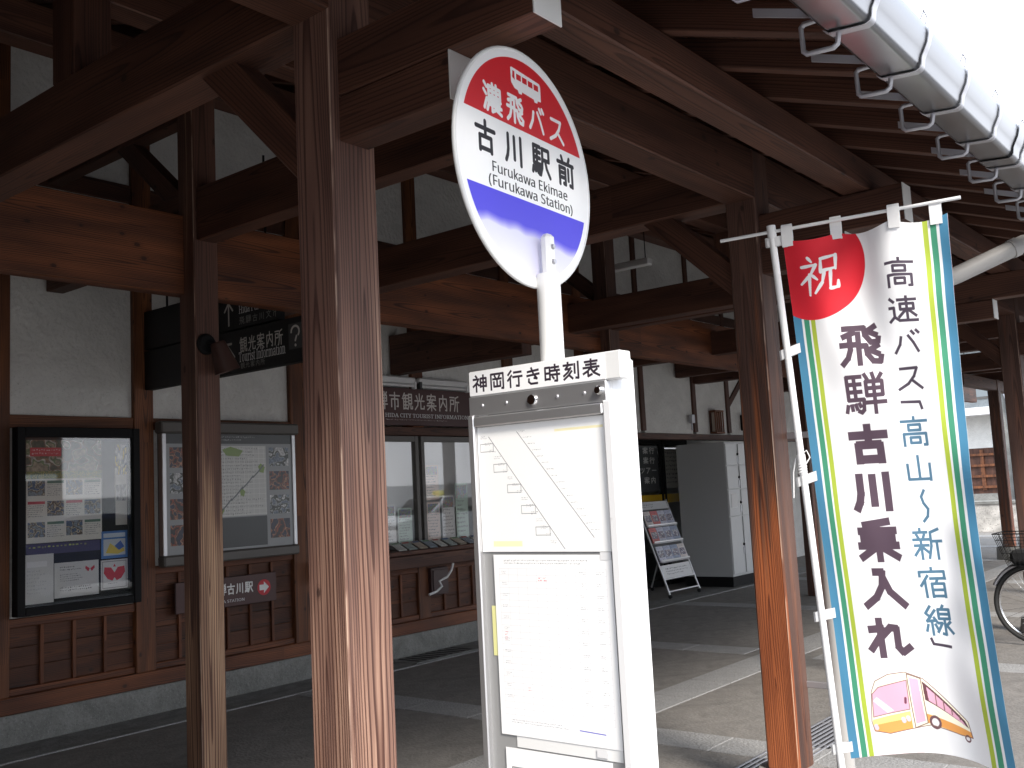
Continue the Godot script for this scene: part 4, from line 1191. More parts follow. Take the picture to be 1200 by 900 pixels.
func make_map_board() -> void:
	var c := thing("map_board", "wall map board with grey frame, town map and rows of photographs", "map board", Vector3(4.83, 1.07, 0.0))
	var O := c.position
	var xa := 4.19 - O.x; var xb := 5.45 - O.x
	piece(c, "cabinet", Vector3(xa + 0.005, 0.015, 0.041), Vector3(xb - 0.005, 1.05, 0.10), M.frame_grey, 0.004)
	piece(c, "top_hood", Vector3(xa - 0.02, 1.0, 0.0415), Vector3(xb + 0.02, 1.09, 0.15), M.frame_grey, 0.012, 0)
	piece(c, "bottom_rail", Vector3(xa - 0.005, -0.005, 0.0415), Vector3(xb + 0.005, 0.075, 0.14), M.frame_grey, 0.012, 0)
	piece(c, "side_trim", Vector3(xa, 0.076, 0.06), Vector3(xa + 0.035, 0.999, 0.118), M.alu, 0.004)
	piece(c, "side_trim", Vector3(xb - 0.035, 0.076, 0.06), Vector3(xb, 0.999, 0.118), M.alu, 0.004)
	var r := RandomNumberGenerator.new(); r.seed = 9
	var W := 900; var H := 700
	var im := blank(W, H, s(150, 152, 154))
	rect(im, 0, 0, W, 58, s(40, 40, 40))
	small_print(im, 300, 12, 330, 36, 18, s(170, 170, 168), r)
	var warm := [s(44, 34, 34), s(150, 70, 40), s(90, 60, 50), s(170, 120, 90), s(40, 40, 60)]
	var cool := [s(110, 120, 134), s(160, 164, 168), s(80, 84, 80), s(60, 66, 60), s(190, 190, 190)]
	for k in 4:
		photo_print(im, 24, 80 + k * 150, 150, 118, warm if k != 1 else cool, r)
		photo_print(im, W - 176, 80 + k * 150, 152, 118, [cool, warm, cool, warm][k], r)
	rect(im, 200, 70, 500, 430, s(206, 207, 203))
	for k in 14:
		var yy := 84 + k * 31; stroke(im, 204, yy + r.randf() * 8, 696, yy + r.randf() * 8, 1.2, s(236, 236, 233))
		var xx := 214 + k * 36; stroke(im, xx, 74, xx + r.randf_range(-14, 14), 496, 1.2, s(236, 236, 233))
	small_print(im, 210, 80, 480, 410, 21, s(160, 160, 158), r)
	for q in [[380, 76, 150, 60], [210, 300, 60, 40], [640, 180, 50, 60], [300, 430, 90, 60], [500, 330, 40, 50]]:
		fill_poly(im, [Vector2(q[0], q[1] + q[3] * 0.3), Vector2(q[0] + q[2] * 0.4, q[1]), Vector2(q[0] + q[2], q[1] + q[3] * 0.4), Vector2(q[0] + q[2] * 0.8, q[1] + q[3]), Vector2(q[0] + q[2] * 0.2, q[1] + q[3] * 0.9)], s(132, 158, 74))
	for k in 8:
		stroke(im, 360 + k * 40, 470 - k * 34, 400 + k * 40, 436 - k * 34 - (k % 2) * 8, 4.0, s(104, 108, 112))
	rect(im, 200, 506, 500, 180, s(52, 54, 55))
	zsheet(c, "printed_panel", xa + 0.036, xb - 0.036, 0.077, 0.998, 0.106, img_mat(im, 0.3), 0.005)
func make_station_sign() -> void:
	var c := thing("station_arrow_sign", "brown station direction board with white arrow in red disc on wainscot", "sign", Vector3(4.79, 0.70, 0.0))
	piece(c, "board", Vector3(-0.47, 0.0, 0.042), Vector3(0.47, 0.235, 0.060), M.brown_sign, 0.004, 0)
	var im := blank(940, 235, s(82, 54, 52))
	row(im, "飛騨古川駅", 284, 50, 78, 92, 86, 5.5, s(236, 236, 234))
	for y in 150:
		for x in 150:
			var d := Vector2(x - 75, y - 75).length()
			if d < 66:
				im.set_pixel(742 + x, 40 + y, s(200, 36, 52))
	fill_poly(im, [Vector2(772, 92), Vector2(816, 92), Vector2(816, 66), Vector2(868, 115), Vector2(816, 164), Vector2(816, 138), Vector2(772, 138)], s(236, 236, 236))
	zsheet(c, "print", -0.465, 0.465, 0.004, 0.231, 0.0625, img_mat(im, 0.5), 0.002)
	latin(c, "lettering", "HIDA-FURUKAWA STATION", Vector3(-0.10, 0.045, 0.0626), 0.03, 0.5, Basis.IDENTITY, M.white_text, "Droid Sans", 0.001)
func make_info_sign() -> void:
	var c := thing("information_signboard", "brown tourist information signboard with carved white characters above the window", "sign", Vector3(6.75, 2.2, 0.0))
	piece(c, "board", Vector3(-1.05, -0.02, 0.042), Vector3(1.10, 0.345, 0.075), M.brown_sign, 0.006, 0)
	var im := blank(1290, 220, s(74, 40, 38))
	row(im, "飛騨市観光案内所", 1290 * 0.27, 26, 86, 104, 102, 4.6, s(214, 208, 202))
	var r := RandomNumberGenerator.new(); r.seed = 3
	small_print(im, 520, 186, 640, 16, 14, s(190, 182, 176), r)
	zsheet(c, "print", -1.045, 1.095, -0.015, 0.34, 0.0775, img_mat(im, 0.5), 0.002)
	latin(c, "lettering", "HIDA CITY TOURIST INFORMATION", Vector3(0.40, 0.075, 0.0776), 0.05, 1.18, Basis.IDENTITY, M.white_text, "Droid Serif", 0.001)
	for k in 2:
		var x: float = [6.55, 7.32][k]
		var lamp := thing("tube_lamp", ["white unlit tube lamp above information board beside thick foreground post", "white unlit tube lamp with dark end holder above information board's last characters"][k], "lamp", Vector3(x, 2.60, 0.0), "tube lamps above the information board")
		var hl := 0.36
		put(lamp, "housing", bevel_mesh(Vector3(hl * 2.0, 0.06, 0.06), 0.01, 0), M.white_plastic, Vector3(0.06, 0.02, 0.072))
		put(lamp, "tube", tube_mesh([Vector3(-hl + 0.09, -0.03, 0.085), Vector3(hl + 0.03, -0.03, 0.085)], 0.016, 12), M.white_plastic)
		for e in [-hl + 0.075, hl + 0.045]:
			put(lamp, "holder", bevel_mesh(Vector3(0.03, 0.075, 0.05), 0.004), M.dark_grey if e < 0 else M.white_plastic, Vector3(e, -0.025, 0.085))
func make_hanging_sign() -> void:
	var x := 4.1
	var c := thing("hanging_direction_sign", "black hanging direction sign of two boards with white arrows and lettering", "sign", Vector3(x, 2.40, 1.0))
	var O := c.position
	var white := s(214, 212, 206)
	piece(c, "lower_board", Vector3(0, 0.0, 0.04 - O.z), Vector3(0.07, 0.295, 2.06 - O.z), M.black, 0.004, 2)
	piece(c, "upper_board", Vector3(0, 0.305, 0.04 - O.z), Vector3(0.07, 0.60, 1.645 - O.z), M.black, 0.004, 2)
	for z in [0.3, 1.5]:
		put(c, "hanger", tube_mesh([Vector3(0.035, 0.59, z - O.z), Vector3(0.035, 1.47, z - O.z)], 0.008, 8), M.black)
	var k := 650.0
	var w1 := int(2.02 * k); var h1 := int(0.295 * k)
	var im := blank(w1, h1, s(20, 20, 22))
	var z0 := 0.04
	var zt: float = on_x(281, 402, x).z; var ze: float = on_x(333, 390, x).z
	var pitch := (ze - zt) * k / 5.0
	row(im, "観光案内所", (zt - z0) * k, 36, pitch * 0.86, 70, pitch, 3.0, white)
	row(im, "観光案内所", (zt - z0) * k + 4, 150, 30, 28, 36, 1.3, s(150, 150, 146))
	var za: float = on_x(270, 402, x).z
	var ac := Vector2((za - z0) * k, 84)
	stroke(im, ac.x - 26, ac.y - 26, ac.x + 30, ac.y + 34, 5.5, white); stroke(im, ac.x - 28, ac.y - 28, ac.x + 8, ac.y - 28, 5.5, white); stroke(im, ac.x - 28, ac.y - 28, ac.x - 28, ac.y + 8, 5.5, white)
	var zq: float = on_x(346, 380, x).z
	rect(im, (zq - z0) * k - 44, 26, 100, 110, s(70, 70, 70))
	for a in 16:
		var t := lerpf(-PI, 0.6, a / 15.0)
		stroke(im, (zq - z0) * k + cos(t) * 26, 62 + sin(t) * 24, (zq - z0) * k + cos(t + 0.1) * 26, 62 + sin(t + 0.1) * 24, 5, white)
	stroke(im, (zq - z0) * k + 8, 82, (zq - z0) * k, 100, 5, white); stroke(im, (zq - z0) * k, 120, (zq - z0) * k + 1, 121, 6, white)
	xsheet(c, "lower_print", 0.042 - O.z, 2.058 - O.z, 0.002, 0.293, -0.0015, img_mat(im, 0.55), 0.001)
	var w2 := int(1.605 * k)
	var im2 := blank(w2, h1, s(20, 20, 22))
	var zu: float = on_x(268, 360, x).z
	var ux := (zu - z0) * k
	stroke(im2, ux, 70, ux, 170, 5.0, white); stroke(im2, ux, 68, ux - 30, 104, 5.0, white); stroke(im2, ux, 68, ux + 30, 104, 5.0, white)
	row(im2, "飛騨古川駅", (zt - z0) * k, 10, 62, 62, 76, 2.6, white)
	row(im2, "飛騨古川文市所", (zt - z0) * k, 142, 40, 36, 48, 1.5, s(150, 150, 146))
	xsheet(c, "upper_print", 0.042 - O.z, 1.643 - O.z, 0.307, 0.598, -0.0015, img_mat(im2, 0.55), 0.001)
	var bs := Basis(Vector3(0, 0, 1), Vector3.UP, Vector3(-1, 0, 0))
	latin(c, "lettering", "Tourist Information", Vector3(-0.0016, 0.10, (zt + ze) * 0.5 - O.z), 0.09, (ze - zt) * 1.04, bs, M.white_text, "Droid Serif", 0.001)
	latin(c, "lettering", "Hida Furukawa", Vector3(-0.0016, 0.43, zt + 0.2 - O.z), 0.075, 0.40, bs, M.white_text, "Droid Serif", 0.001)
func make_spot_lamp() -> void:
	var c := thing("spot_lamp", "brown cone shaded spot lamp on black mount fixed to inner post", "lamp", Vector3(3.40, 2.45, 1.87))
	put(c, "mount", lathe_mesh([Vector2(0, 0.03), Vector2(0.05, 0.028), Vector2(0.062, 0.015), Vector2(0.062, 0.0)], 24), M.black, Vector3(0.0, 0, 0.001), Vector3(PI / 2, 0, 0))
	put(c, "neck", tube_mesh([Vector3(0, 0, 0.02), Vector3(0.01, 0.0, 0.06), Vector3(0.03, -0.02, 0.08)], 0.016, 12), M.black)
	var sh := put(c, "shade", lathe_mesh([Vector2(0.0, 0.03), Vector2(0.04, 0.03), Vector2(0.045, 0.02), Vector2(0.075, -0.15), Vector2(0.072, -0.15), Vector2(0.042, 0.015), Vector2(0, 0.015)], 32), M.bronze, Vector3(0.035, -0.025, 0.085))
	sh.rotation = Vector3(-0.12, 0, 0.30)
	put(sh, "bulb", lathe_mesh([Vector2(0, -0.145), Vector2(0.03, -0.135), Vector2(0.05, -0.11), Vector2(0.04, -0.06), Vector2(0.015, -0.02)], 20), M.chrome)
func make_counter_things() -> void:
	var r := RandomNumberGenerator.new(); r.seed = 21
	for k in 9:
		var im := blank(64, 96, [s(205, 205, 200), s(170, 180, 176), s(190, 176, 160), s(150, 160, 170)][k % 4])
		small_print(im, 6, 30, 52, 60, 9, s(90, 90, 96), r)
		rect(im, 4, 4, 56, 18, [s(120, 150, 120), s(170, 90, 80), s(90, 110, 150)][k % 3])
		var x := 6.62 + k * 0.14
		var a := r.randf_range(-0.25, 0.25)
		var st := sheet_mesh(Vector3(-0.05, 0.004, -0.075), Vector3(0.10, 0, 0), Vector3(0, 0, 0.15), Vector3.UP, 0.008)
		var o := put(self, "leaflet_stack", st, img_mat(im, 0.6), Vector3(x, 1.034, 0.12), Vector3(0.45, a * 0.4, 0))
		tag(o, "small stack of printed leaflets tilted up on the window counter", "leaflets", "leaflets on the counter")
	# papers standing behind the glass
	for k in 6:
		var im := blank(96, 128, [s(226, 226, 224), s(196, 214, 200), s(228, 208, 196)][k % 3])
		small_print(im, 8, 40, 80, 80, 10, s(110, 110, 112), r)
		photo_print(im, 8, 6, 80, 30, [s(120, 150, 130), s(160, 120, 110), s(120, 130, 160)], r)
		var xa: float = [6.58, 6.80, 7.2, 7.42, 7.63, 7.2][k]
		var yb: float = [1.05, 1.05, 1.05, 1.05, 1.05, 1.45][k]
		var o := zsheet(self, "window_notice", xa, xa + 0.19, yb, yb + [0.38, 0.34, 0.38, 0.44, 0.56, 0.35][k], -0.05, img_mat(im, 0.6), 0.001)
		tag(o, "printed notice pasted inside information office window pane", "notice", "notices inside the window")
	var cu := zsheet(self, "added_white_blind", 6.55, 8.38, 1.36, 2.06, -0.16, flat_mat(Color(0.7, 0.7, 0.69), 0.9), 0.004)  # blind added to imitate the bright reflection in the window
	tag(cu, "added white blind half drawn behind the information window", "blind")
	var cord := put(self, "white_cord", tube_mesh([on_z(531, 660, 0.24), on_z(529, 668, 0.245), on_z(524, 676, 0.25), on_z(515, 681, 0.25), on_z(518, 687, 0.25), on_z(512, 693, 0.255), on_z(503, 697, 0.25)], 0.012, 8), M.white_plastic)  # white cord hanging from the counter edge
	tag(cord, "twisted white cord hanging from the window counter edge", "ribbon")
	var box := thing("wall_meter", "small dark switch box fixed to wainscot under the counter", "box", Vector3(7.22, 0.66, 0.02))
	put(box, "casing", bevel_mesh(Vector3(0.24, 0.26, 0.05), 0.004), M.brown_sign, Vector3(0, 0, 0.028))
	put(box, "lid", bevel_mesh(Vector3(0.2, 0.22, 0.01), 0.003), M.brown_sign, Vector3(0, 0, 0.058))
func make_wall_lantern() -> void:
	var c := thing("wall_lantern", "wooden slatted wall lantern on plaster above the lockers", "lamp", Vector3(13.28, 2.35, 0.0))
	put(c, "back_plate", bevel_mesh(Vector3(0.24, 0.34, 0.02), 0.003), M.beam, Vector3(0, 0, 0.012))
	for y in [-0.16, 0.16]:
		put(c, "frame_bar", bevel_mesh(Vector3(0.26, 0.025, 0.1), 0.003, 0), M.trim, Vector3(0, y, 0.07))
	for k in 5:
		put(c, "slat", bevel_mesh(Vector3(0.018, 0.30, 0.018), 0.002), M.trim, Vector3(-0.12 + k * 0.06, 0, 0.105))
	put(c, "paper_shade", bevel_mesh(Vector3(0.2, 0.28, 0.06), 0.004), flat_mat(Color(0.5, 0.42, 0.36), 0.8), Vector3(0, 0, 0.06))
	var d := thing("wall_speaker", "small black speaker box on plaster beside the slatted lantern", "speaker", Vector3(14.27, 2.36, 0.0))
	put(d, "box", bevel_mesh(Vector3(0.2, 0.24, 0.1), 0.006), M.black, Vector3(0, 0, 0.052))
	put(d, "grille", bevel_mesh(Vector3(0.16, 0.2, 0.006), 0.001), M.dark_grey, Vector3(0, 0, 0.105))
	var e := thing("junction_box", "tiny grey junction box on the dark wall post", "box", on_z(809, 491, 0.03))
	put(e, "box", bevel_mesh(Vector3(0.09, 0.12, 0.05), 0.005), M.zinc, Vector3(0, 0, 0.026))
	put(e, "conduit", tube_mesh([Vector3(0, -0.05, 0.02), Vector3(0, -0.16, 0.02)], 0.012, 8), M.zinc)
func make_door_prints() -> void:
	var im := blank(420, 560, s(72, 76, 78))
	var w := s(214, 216, 214)
	row(im, "案行", 180, 20, 84, 80, 105, 5, w)
	row(im, "案行", 180, 140, 84, 80, 105, 5, w)
	row(im, "ンツアー", 20, 262, 82, 76, 96, 5, w)
	row(im, "案内", 180, 380, 84, 80, 105, 5, w)
	var o := zsheet(self, "door_lettering", 12.28, 13.0, 1.38, 2.06, -0.815, img_mat(im, 0.5), 0.002)
	tag(o, "grey panel of white characters on entrance door glass", "sign")
	var y := thing("yellow_strip", "yellow strip printed across the glass entrance doors", "sign", Vector3(12.95, 1.27, -0.812))
	put(y, "strip", bevel_mesh(Vector3(1.7, 0.13, 0.003), 0.0), flat_mat(Color(0.72, 0.45, 0.02), 0.5), Vector3.ZERO)
	put(y, "dark_mark", bevel_mesh(Vector3(0.14, 0.07, 0.003), 0.0), M.dark_grey, Vector3(-0.55, 0, 0.003))
	var im3 := blank(160, 200, s(196, 194, 186))
	var r := RandomNumberGenerator.new(); r.seed = 8
	small_print(im3, 10, 10, 140, 180, 22, s(110, 110, 112), r)
	var p := zsheet(self, "door_poster", 13.2, 13.75, 1.42, 2.0, -0.815, img_mat(im3, 0.6), 0.002)
	tag(p, "pale poster on the door glass beside the lockers", "poster")
func make_rack() -> void:
	var c := thing("brochure_rack", "silver tubular leaning brochure rack standing by the entrance doors", "rack", Vector3(11.87, 0, -0.1))
	var hw := 0.40
	var f := 0.24; var tz := -0.20; var ty := 1.27
	for sg in [-1.0, 1.0]:
		put(c, "front_rail", tube_mesh([Vector3(sg * hw, 0.05, f), Vector3(sg * hw, ty, tz)], 0.014, 10), M.alu)
		put(c, "rear_leg", tube_mesh([Vector3(sg * (hw - 0.03), 1.0, tz + 0.05), Vector3(sg * (hw - 0.03), 0.05, tz - 0.30)], 0.012, 10), M.alu)
		for z in [f, tz - 0.30]:
			put(c, "castor", tube_mesh([Vector3(sg * (hw - 0.01) - 0.012, 0.025, z), Vector3(sg * (hw - 0.01) + 0.012, 0.025, z)], 0.025, 14), M.rubber)
	for t in [0.03, 0.16, 0.98]:
		put(c, "cross_rail", tube_mesh([Vector3(-hw, lerpf(0.05, ty, t), lerpf(f, tz, t)), Vector3(hw, lerpf(0.05, ty, t), lerpf(f, tz, t))], 0.012, 10), M.alu)
	var dn := Vector3(0, 0.05 - ty, f - tz).normalized()
	var nn := Vector3(0, f - tz, ty - 0.05).normalized()
	var Y := func(t: float) -> Vector3: return Vector3(0, lerpf(0.05, ty, t), lerpf(f, tz, t))
	var back := sheet(c, "back_panel", Y.call(0.97) + Vector3(-hw + 0.015, 0, 0) - nn * 0.004, Vector3(hw * 2 - 0.03, 0, 0), Y.call(0.32) - Y.call(0.97), nn, 0.006, M.dark_grey)
	var r := RandomNumberGenerator.new(); r.seed = 14
	var card := blank(300, 110, s(226, 226, 226))
	small_print(card, 40, 24, 220, 60, 20, s(130, 130, 134), r)
	sheet(c, "name_card", Y.call(0.30) + Vector3(-hw + 0.02, 0, 0) + nn * 0.004, Vector3(hw * 2 - 0.04, 0, 0), Y.call(0.15) - Y.call(0.30), nn, 0.004, img_mat(card, 0.6))
	var top := blank(300, 60, s(200, 202, 204))
	small_print(top, 30, 14, 160, 30, 18, s(110, 110, 116), r)
	sheet(c, "top_card", Y.call(0.975) + Vector3(-hw + 0.02, 0, 0) + nn * 0.004, Vector3(hw * 2 - 0.04, 0, 0), Y.call(0.90) - Y.call(0.975), nn, 0.004, img_mat(top, 0.6))
	for tier in 3:
		var t0: float = [0.34, 0.54, 0.72][tier]
		put(c, "tray", bevel_mesh(Vector3(hw * 2 - 0.04, 0.022, 0.006), 0.002, 0), M.alu, Y.call(t0 + 0.0) + nn * 0.05)
		put(c, "tray_floor", bevel_mesh(Vector3(hw * 2 - 0.04, 0.006, 0.05), 0.001, 0), M.alu, Y.call(t0 - 0.012) + nn * 0.03)
		for k in 4:
			var im := blank(80, 110, [s(206, 208, 222), s(226, 218, 214), s(186, 192, 212), s(220, 130, 130), s(160, 172, 196)][(tier * 3 + k * 2) % 5])
			photo_print(im, 6, 30, 68, 50, [s(120, 120, 140), s(190, 170, 170), s(90, 100, 120), s(200, 200, 204)], r)
			small_print(im, 8, 6, 60, 20, 9, s(70, 70, 90), r); small_print(im, 8, 86, 60, 18, 8, s(90, 90, 96), r)
			var tl: Vector3 = Y.call(t0 + 0.155) + nn * 0.03 + Vector3(-hw + 0.03 + k * 0.187, 0, 0)
			var o := sheet(self, "brochure", tl + c.position, Vector3(0.175, 0, 0), Y.call(t0 - 0.005) - Y.call(t0 + 0.155), nn, 0.012, img_mat(im, 0.5))
			tag(o, "coloured brochure standing in a tray of the silver rack", "brochure", "brochures in the leaning rack")
func make_lockers() -> void:
	var c := thing("coin_lockers", "tall grey steel coin lockers with black plinth by the entrance", "lockers", Vector3(12.9, 0, 0.34))
	var D := 0.78; var W := 1.98; var H := 2.04
	put(c, "plinth", bevel_mesh(Vector3(W - 0.02, 0.14, D - 0.02), 0.003, 0), M.black, Vector3(W * 0.5, 0.07, -D * 0.5))
	put(c, "cabinet", bevel_mesh(Vector3(W, H - 0.141, D), 0.006), M.locker, Vector3(W * 0.5, 0.141 + (H - 0.141) * 0.5, -D * 0.5))
	var n := 5
	for k in n:
		var x := W * k / n
		var ys := [0.17, 0.98, 1.36, 1.70, 2.02]
		for j in 4:
			var ya: float = ys[j]; var yb: float = ys[j + 1]
			var d := put(c, "door", bevel_mesh(Vector3(W / n - 0.06, yb - ya - 0.012, 0.014), 0.003), M.locker_door, Vector3(x + W / n * 0.5 - 0.02, (ya + yb) * 0.5, 0.0075))
			put(d, "lock", lathe_mesh([Vector2(0, 0.02), Vector2(0.012, 0.02), Vector2(0.02, 0.0)], 12), M.black, Vector3(W / n * 0.5 - 0.01, 0.0, 0.004), Vector3(PI / 2, 0, 0))
			put(d, "coin_slot", bevel_mesh(Vector3(0.035, 0.1, 0.012), 0.002), M.zinc, Vector3(W / n * 0.5 - 0.012, -0.09, 0.006))
	put(c, "price_card", bevel_mesh(Vector3(0.18, 0.2, 0.003), 0.0), M.paper, Vector3(0.17, 1.2, 0.0165))
func make_ceiling_lamps() -> void:
	for q in [[on_x(714, 316, 8.6), 0.55], [on_x(1130, 418, 16.0), 0.5], [on_x(1170, 412, 19.0), 0.3]]:
		var p: Vector3 = q[0]
		var c := thing("strip_lamp", "white unlit strip lamp hung under the dark canopy ceiling", "lamp", p, "strip lamps under the canopy")
		put(c, "body", bevel_mesh(Vector3(0.09, 0.07, q[1]), 0.01, 2), M.white_plastic, Vector3(0, 0, q[1] * 0.4))
		for z in [0.0, q[1] * 0.8]:
			put(c, "hanger", tube_mesh([Vector3(0, 0.02, z), Vector3(0, roof_y(p.z + z) - p.y + 0.05, z)], 0.006, 6), M.black)

# ---------------------------------------------------------------- bicycle
func make_bicycle() -> void:
	var c := thing("bicycle", "parked city bicycle with black wire front basket beside canopy post", "bicycle", Vector3(9.3, 0, 4.93))
	var R := 0.335
	for zc in [0.0, 1.06]:
		var w := Node3D.new(); w.name = "wheel"; c.add_child(w, true); w.position = Vector3(0, R, zc)
		var t: Array = []; var rm: Array = []
		for k in 49:
			var a := TAU * k / 48.0
			t.append(Vector3(0, sin(a), cos(a)) * (R - 0.018)); rm.append(Vector3(0, sin(a), cos(a)) * (R - 0.045))
		put(w, "tyre", tube_mesh(t, 0.018, 10), M.rubber)
		put(w, "rim", tube_mesh(rm, 0.011, 8), M.chrome)
		put(w, "hub", tube_mesh([Vector3(-0.05, 0, 0), Vector3(0.05, 0, 0)], 0.02, 12), M.chrome)
		var sp := new_st()
		for k in 28:
			var a := TAU * k / 28.0
			add_tube(sp, [Vector3(0.03 * (1 if k % 2 == 0 else -1), sin(a + 0.5) * 0.018, cos(a + 0.5) * 0.018), Vector3(0, sin(a), cos(a)) * (R - 0.05)], 0.0011, 4, false)
		put(w, "spokes", sp.commit(), M.chrome)
		var mg: Array = []
		for k in 20:
			var a := lerpf(0.25, 2.7, k / 19.0)
			mg.append(Vector3(0, sin(a), cos(a)) * (R + 0.014))
		put(c, "mudguard", tube_mesh(mg, 0.016, 6), M.zinc, Vector3(0, R, zc))
	var fr: Material = M.dark_grey
	var head := Vector3(0, 0.80, 0.19); var bb := Vector3(0, 0.28, 0.60); var seat := Vector3(0, 0.72, 0.76); var rear := Vector3(0, R, 1.06)
	put(c, "fork", tube_mesh([Vector3(0.05, R, 0.0), Vector3(0.05, 0.62, 0.10), head], 0.012, 8), fr)
	put(c, "fork", tube_mesh([Vector3(-0.05, R, 0.0), Vector3(-0.05, 0.62, 0.10), head], 0.012, 8), fr)
	put(c, "down_tube", tube_mesh([head + Vector3(0, -0.12, -0.03), Vector3(0, 0.42, 0.38), bb], 0.018, 10), fr)
	put(c, "seat_tube", tube_mesh([bb, seat + Vector3(0, 0.1, 0.03)], 0.016, 10), fr)
	put(c, "chain_stay", tube_mesh([bb + Vector3(0.04, 0, 0), rear + Vector3(0.06, 0, 0)], 0.01, 8), fr)
	put(c, "seat_stay", tube_mesh([seat, rear + Vector3(0.06, 0, 0)], 0.009, 8), fr)
	put(c, "handlebar", tube_mesh([Vector3(-0.28, 1.0, 0.42), Vector3(-0.26, 1.02, 0.28), Vector3(-0.1, 1.0, 0.2), Vector3(0, 0.96, 0.2), Vector3(0.1, 1.0, 0.2), Vector3(0.26, 1.02, 0.28), Vector3(0.28, 1.0, 0.42)], 0.011, 8), M.chrome)
	put(c, "stem", tube_mesh([head, Vector3(0, 0.97, 0.2)], 0.014, 8), M.chrome)
	put(c, "saddle", bevel_mesh(Vector3(0.17, 0.06, 0.25), 0.025), M.black, Vector3(0, 0.87, 0.82))
	put(c, "crank", tube_mesh([bb + Vector3(0.08, 0.15, 0.06), bb + Vector3(0.08, -0.15, -0.06)], 0.01, 8), M.chrome)
	put(c, "kickstand", tube_mesh([Vector3(-0.06, R, 1.02), Vector3(-0.16, 0.01, 1.12)], 0.009, 8), M.zinc)
	# wire basket
	var b := Node3D.new(); b.name = "basket"; c.add_child(b, true); b.position = Vector3(0, 0.66, -0.06)
	var st := new_st()
	var lo := [Vector3(-0.14, 0, -0.10), Vector3(0.14, 0, -0.10), Vector3(0.14, 0, 0.12), Vector3(-0.14, 0, 0.12)]
	var hi := [Vector3(-0.19, 0.27, -0.19), Vector3(0.19, 0.27, -0.19), Vector3(0.19, 0.27, 0.16), Vector3(-0.19, 0.27, 0.16)]
	for i in 4:
		var j := (i + 1) % 4
		for k in 7:
			add_tube(st, [lo[i].lerp(lo[j], k / 7.0), hi[i].lerp(hi[j], k / 7.0)], 0.0025, 4, false)
		for k in 6:
			var t := k / 5.0
			add_tube(st, [lo[i].lerp(hi[i], t), lo[j].lerp(hi[j], t)], 0.0025 if k < 5 else 0.005, 5, false)
	put(b, "wires", st.commit(), M.black)
	put(b, "floor", bevel_mesh(Vector3(0.27, 0.006, 0.21), 0.001), M.black, Vector3(0, 0, 0.01))
	put(c, "black_bag", bevel_mesh(Vector3(0.25, 0.12, 0.2), 0.03), M.rubber, Vector3(0, 0.73, -0.05))

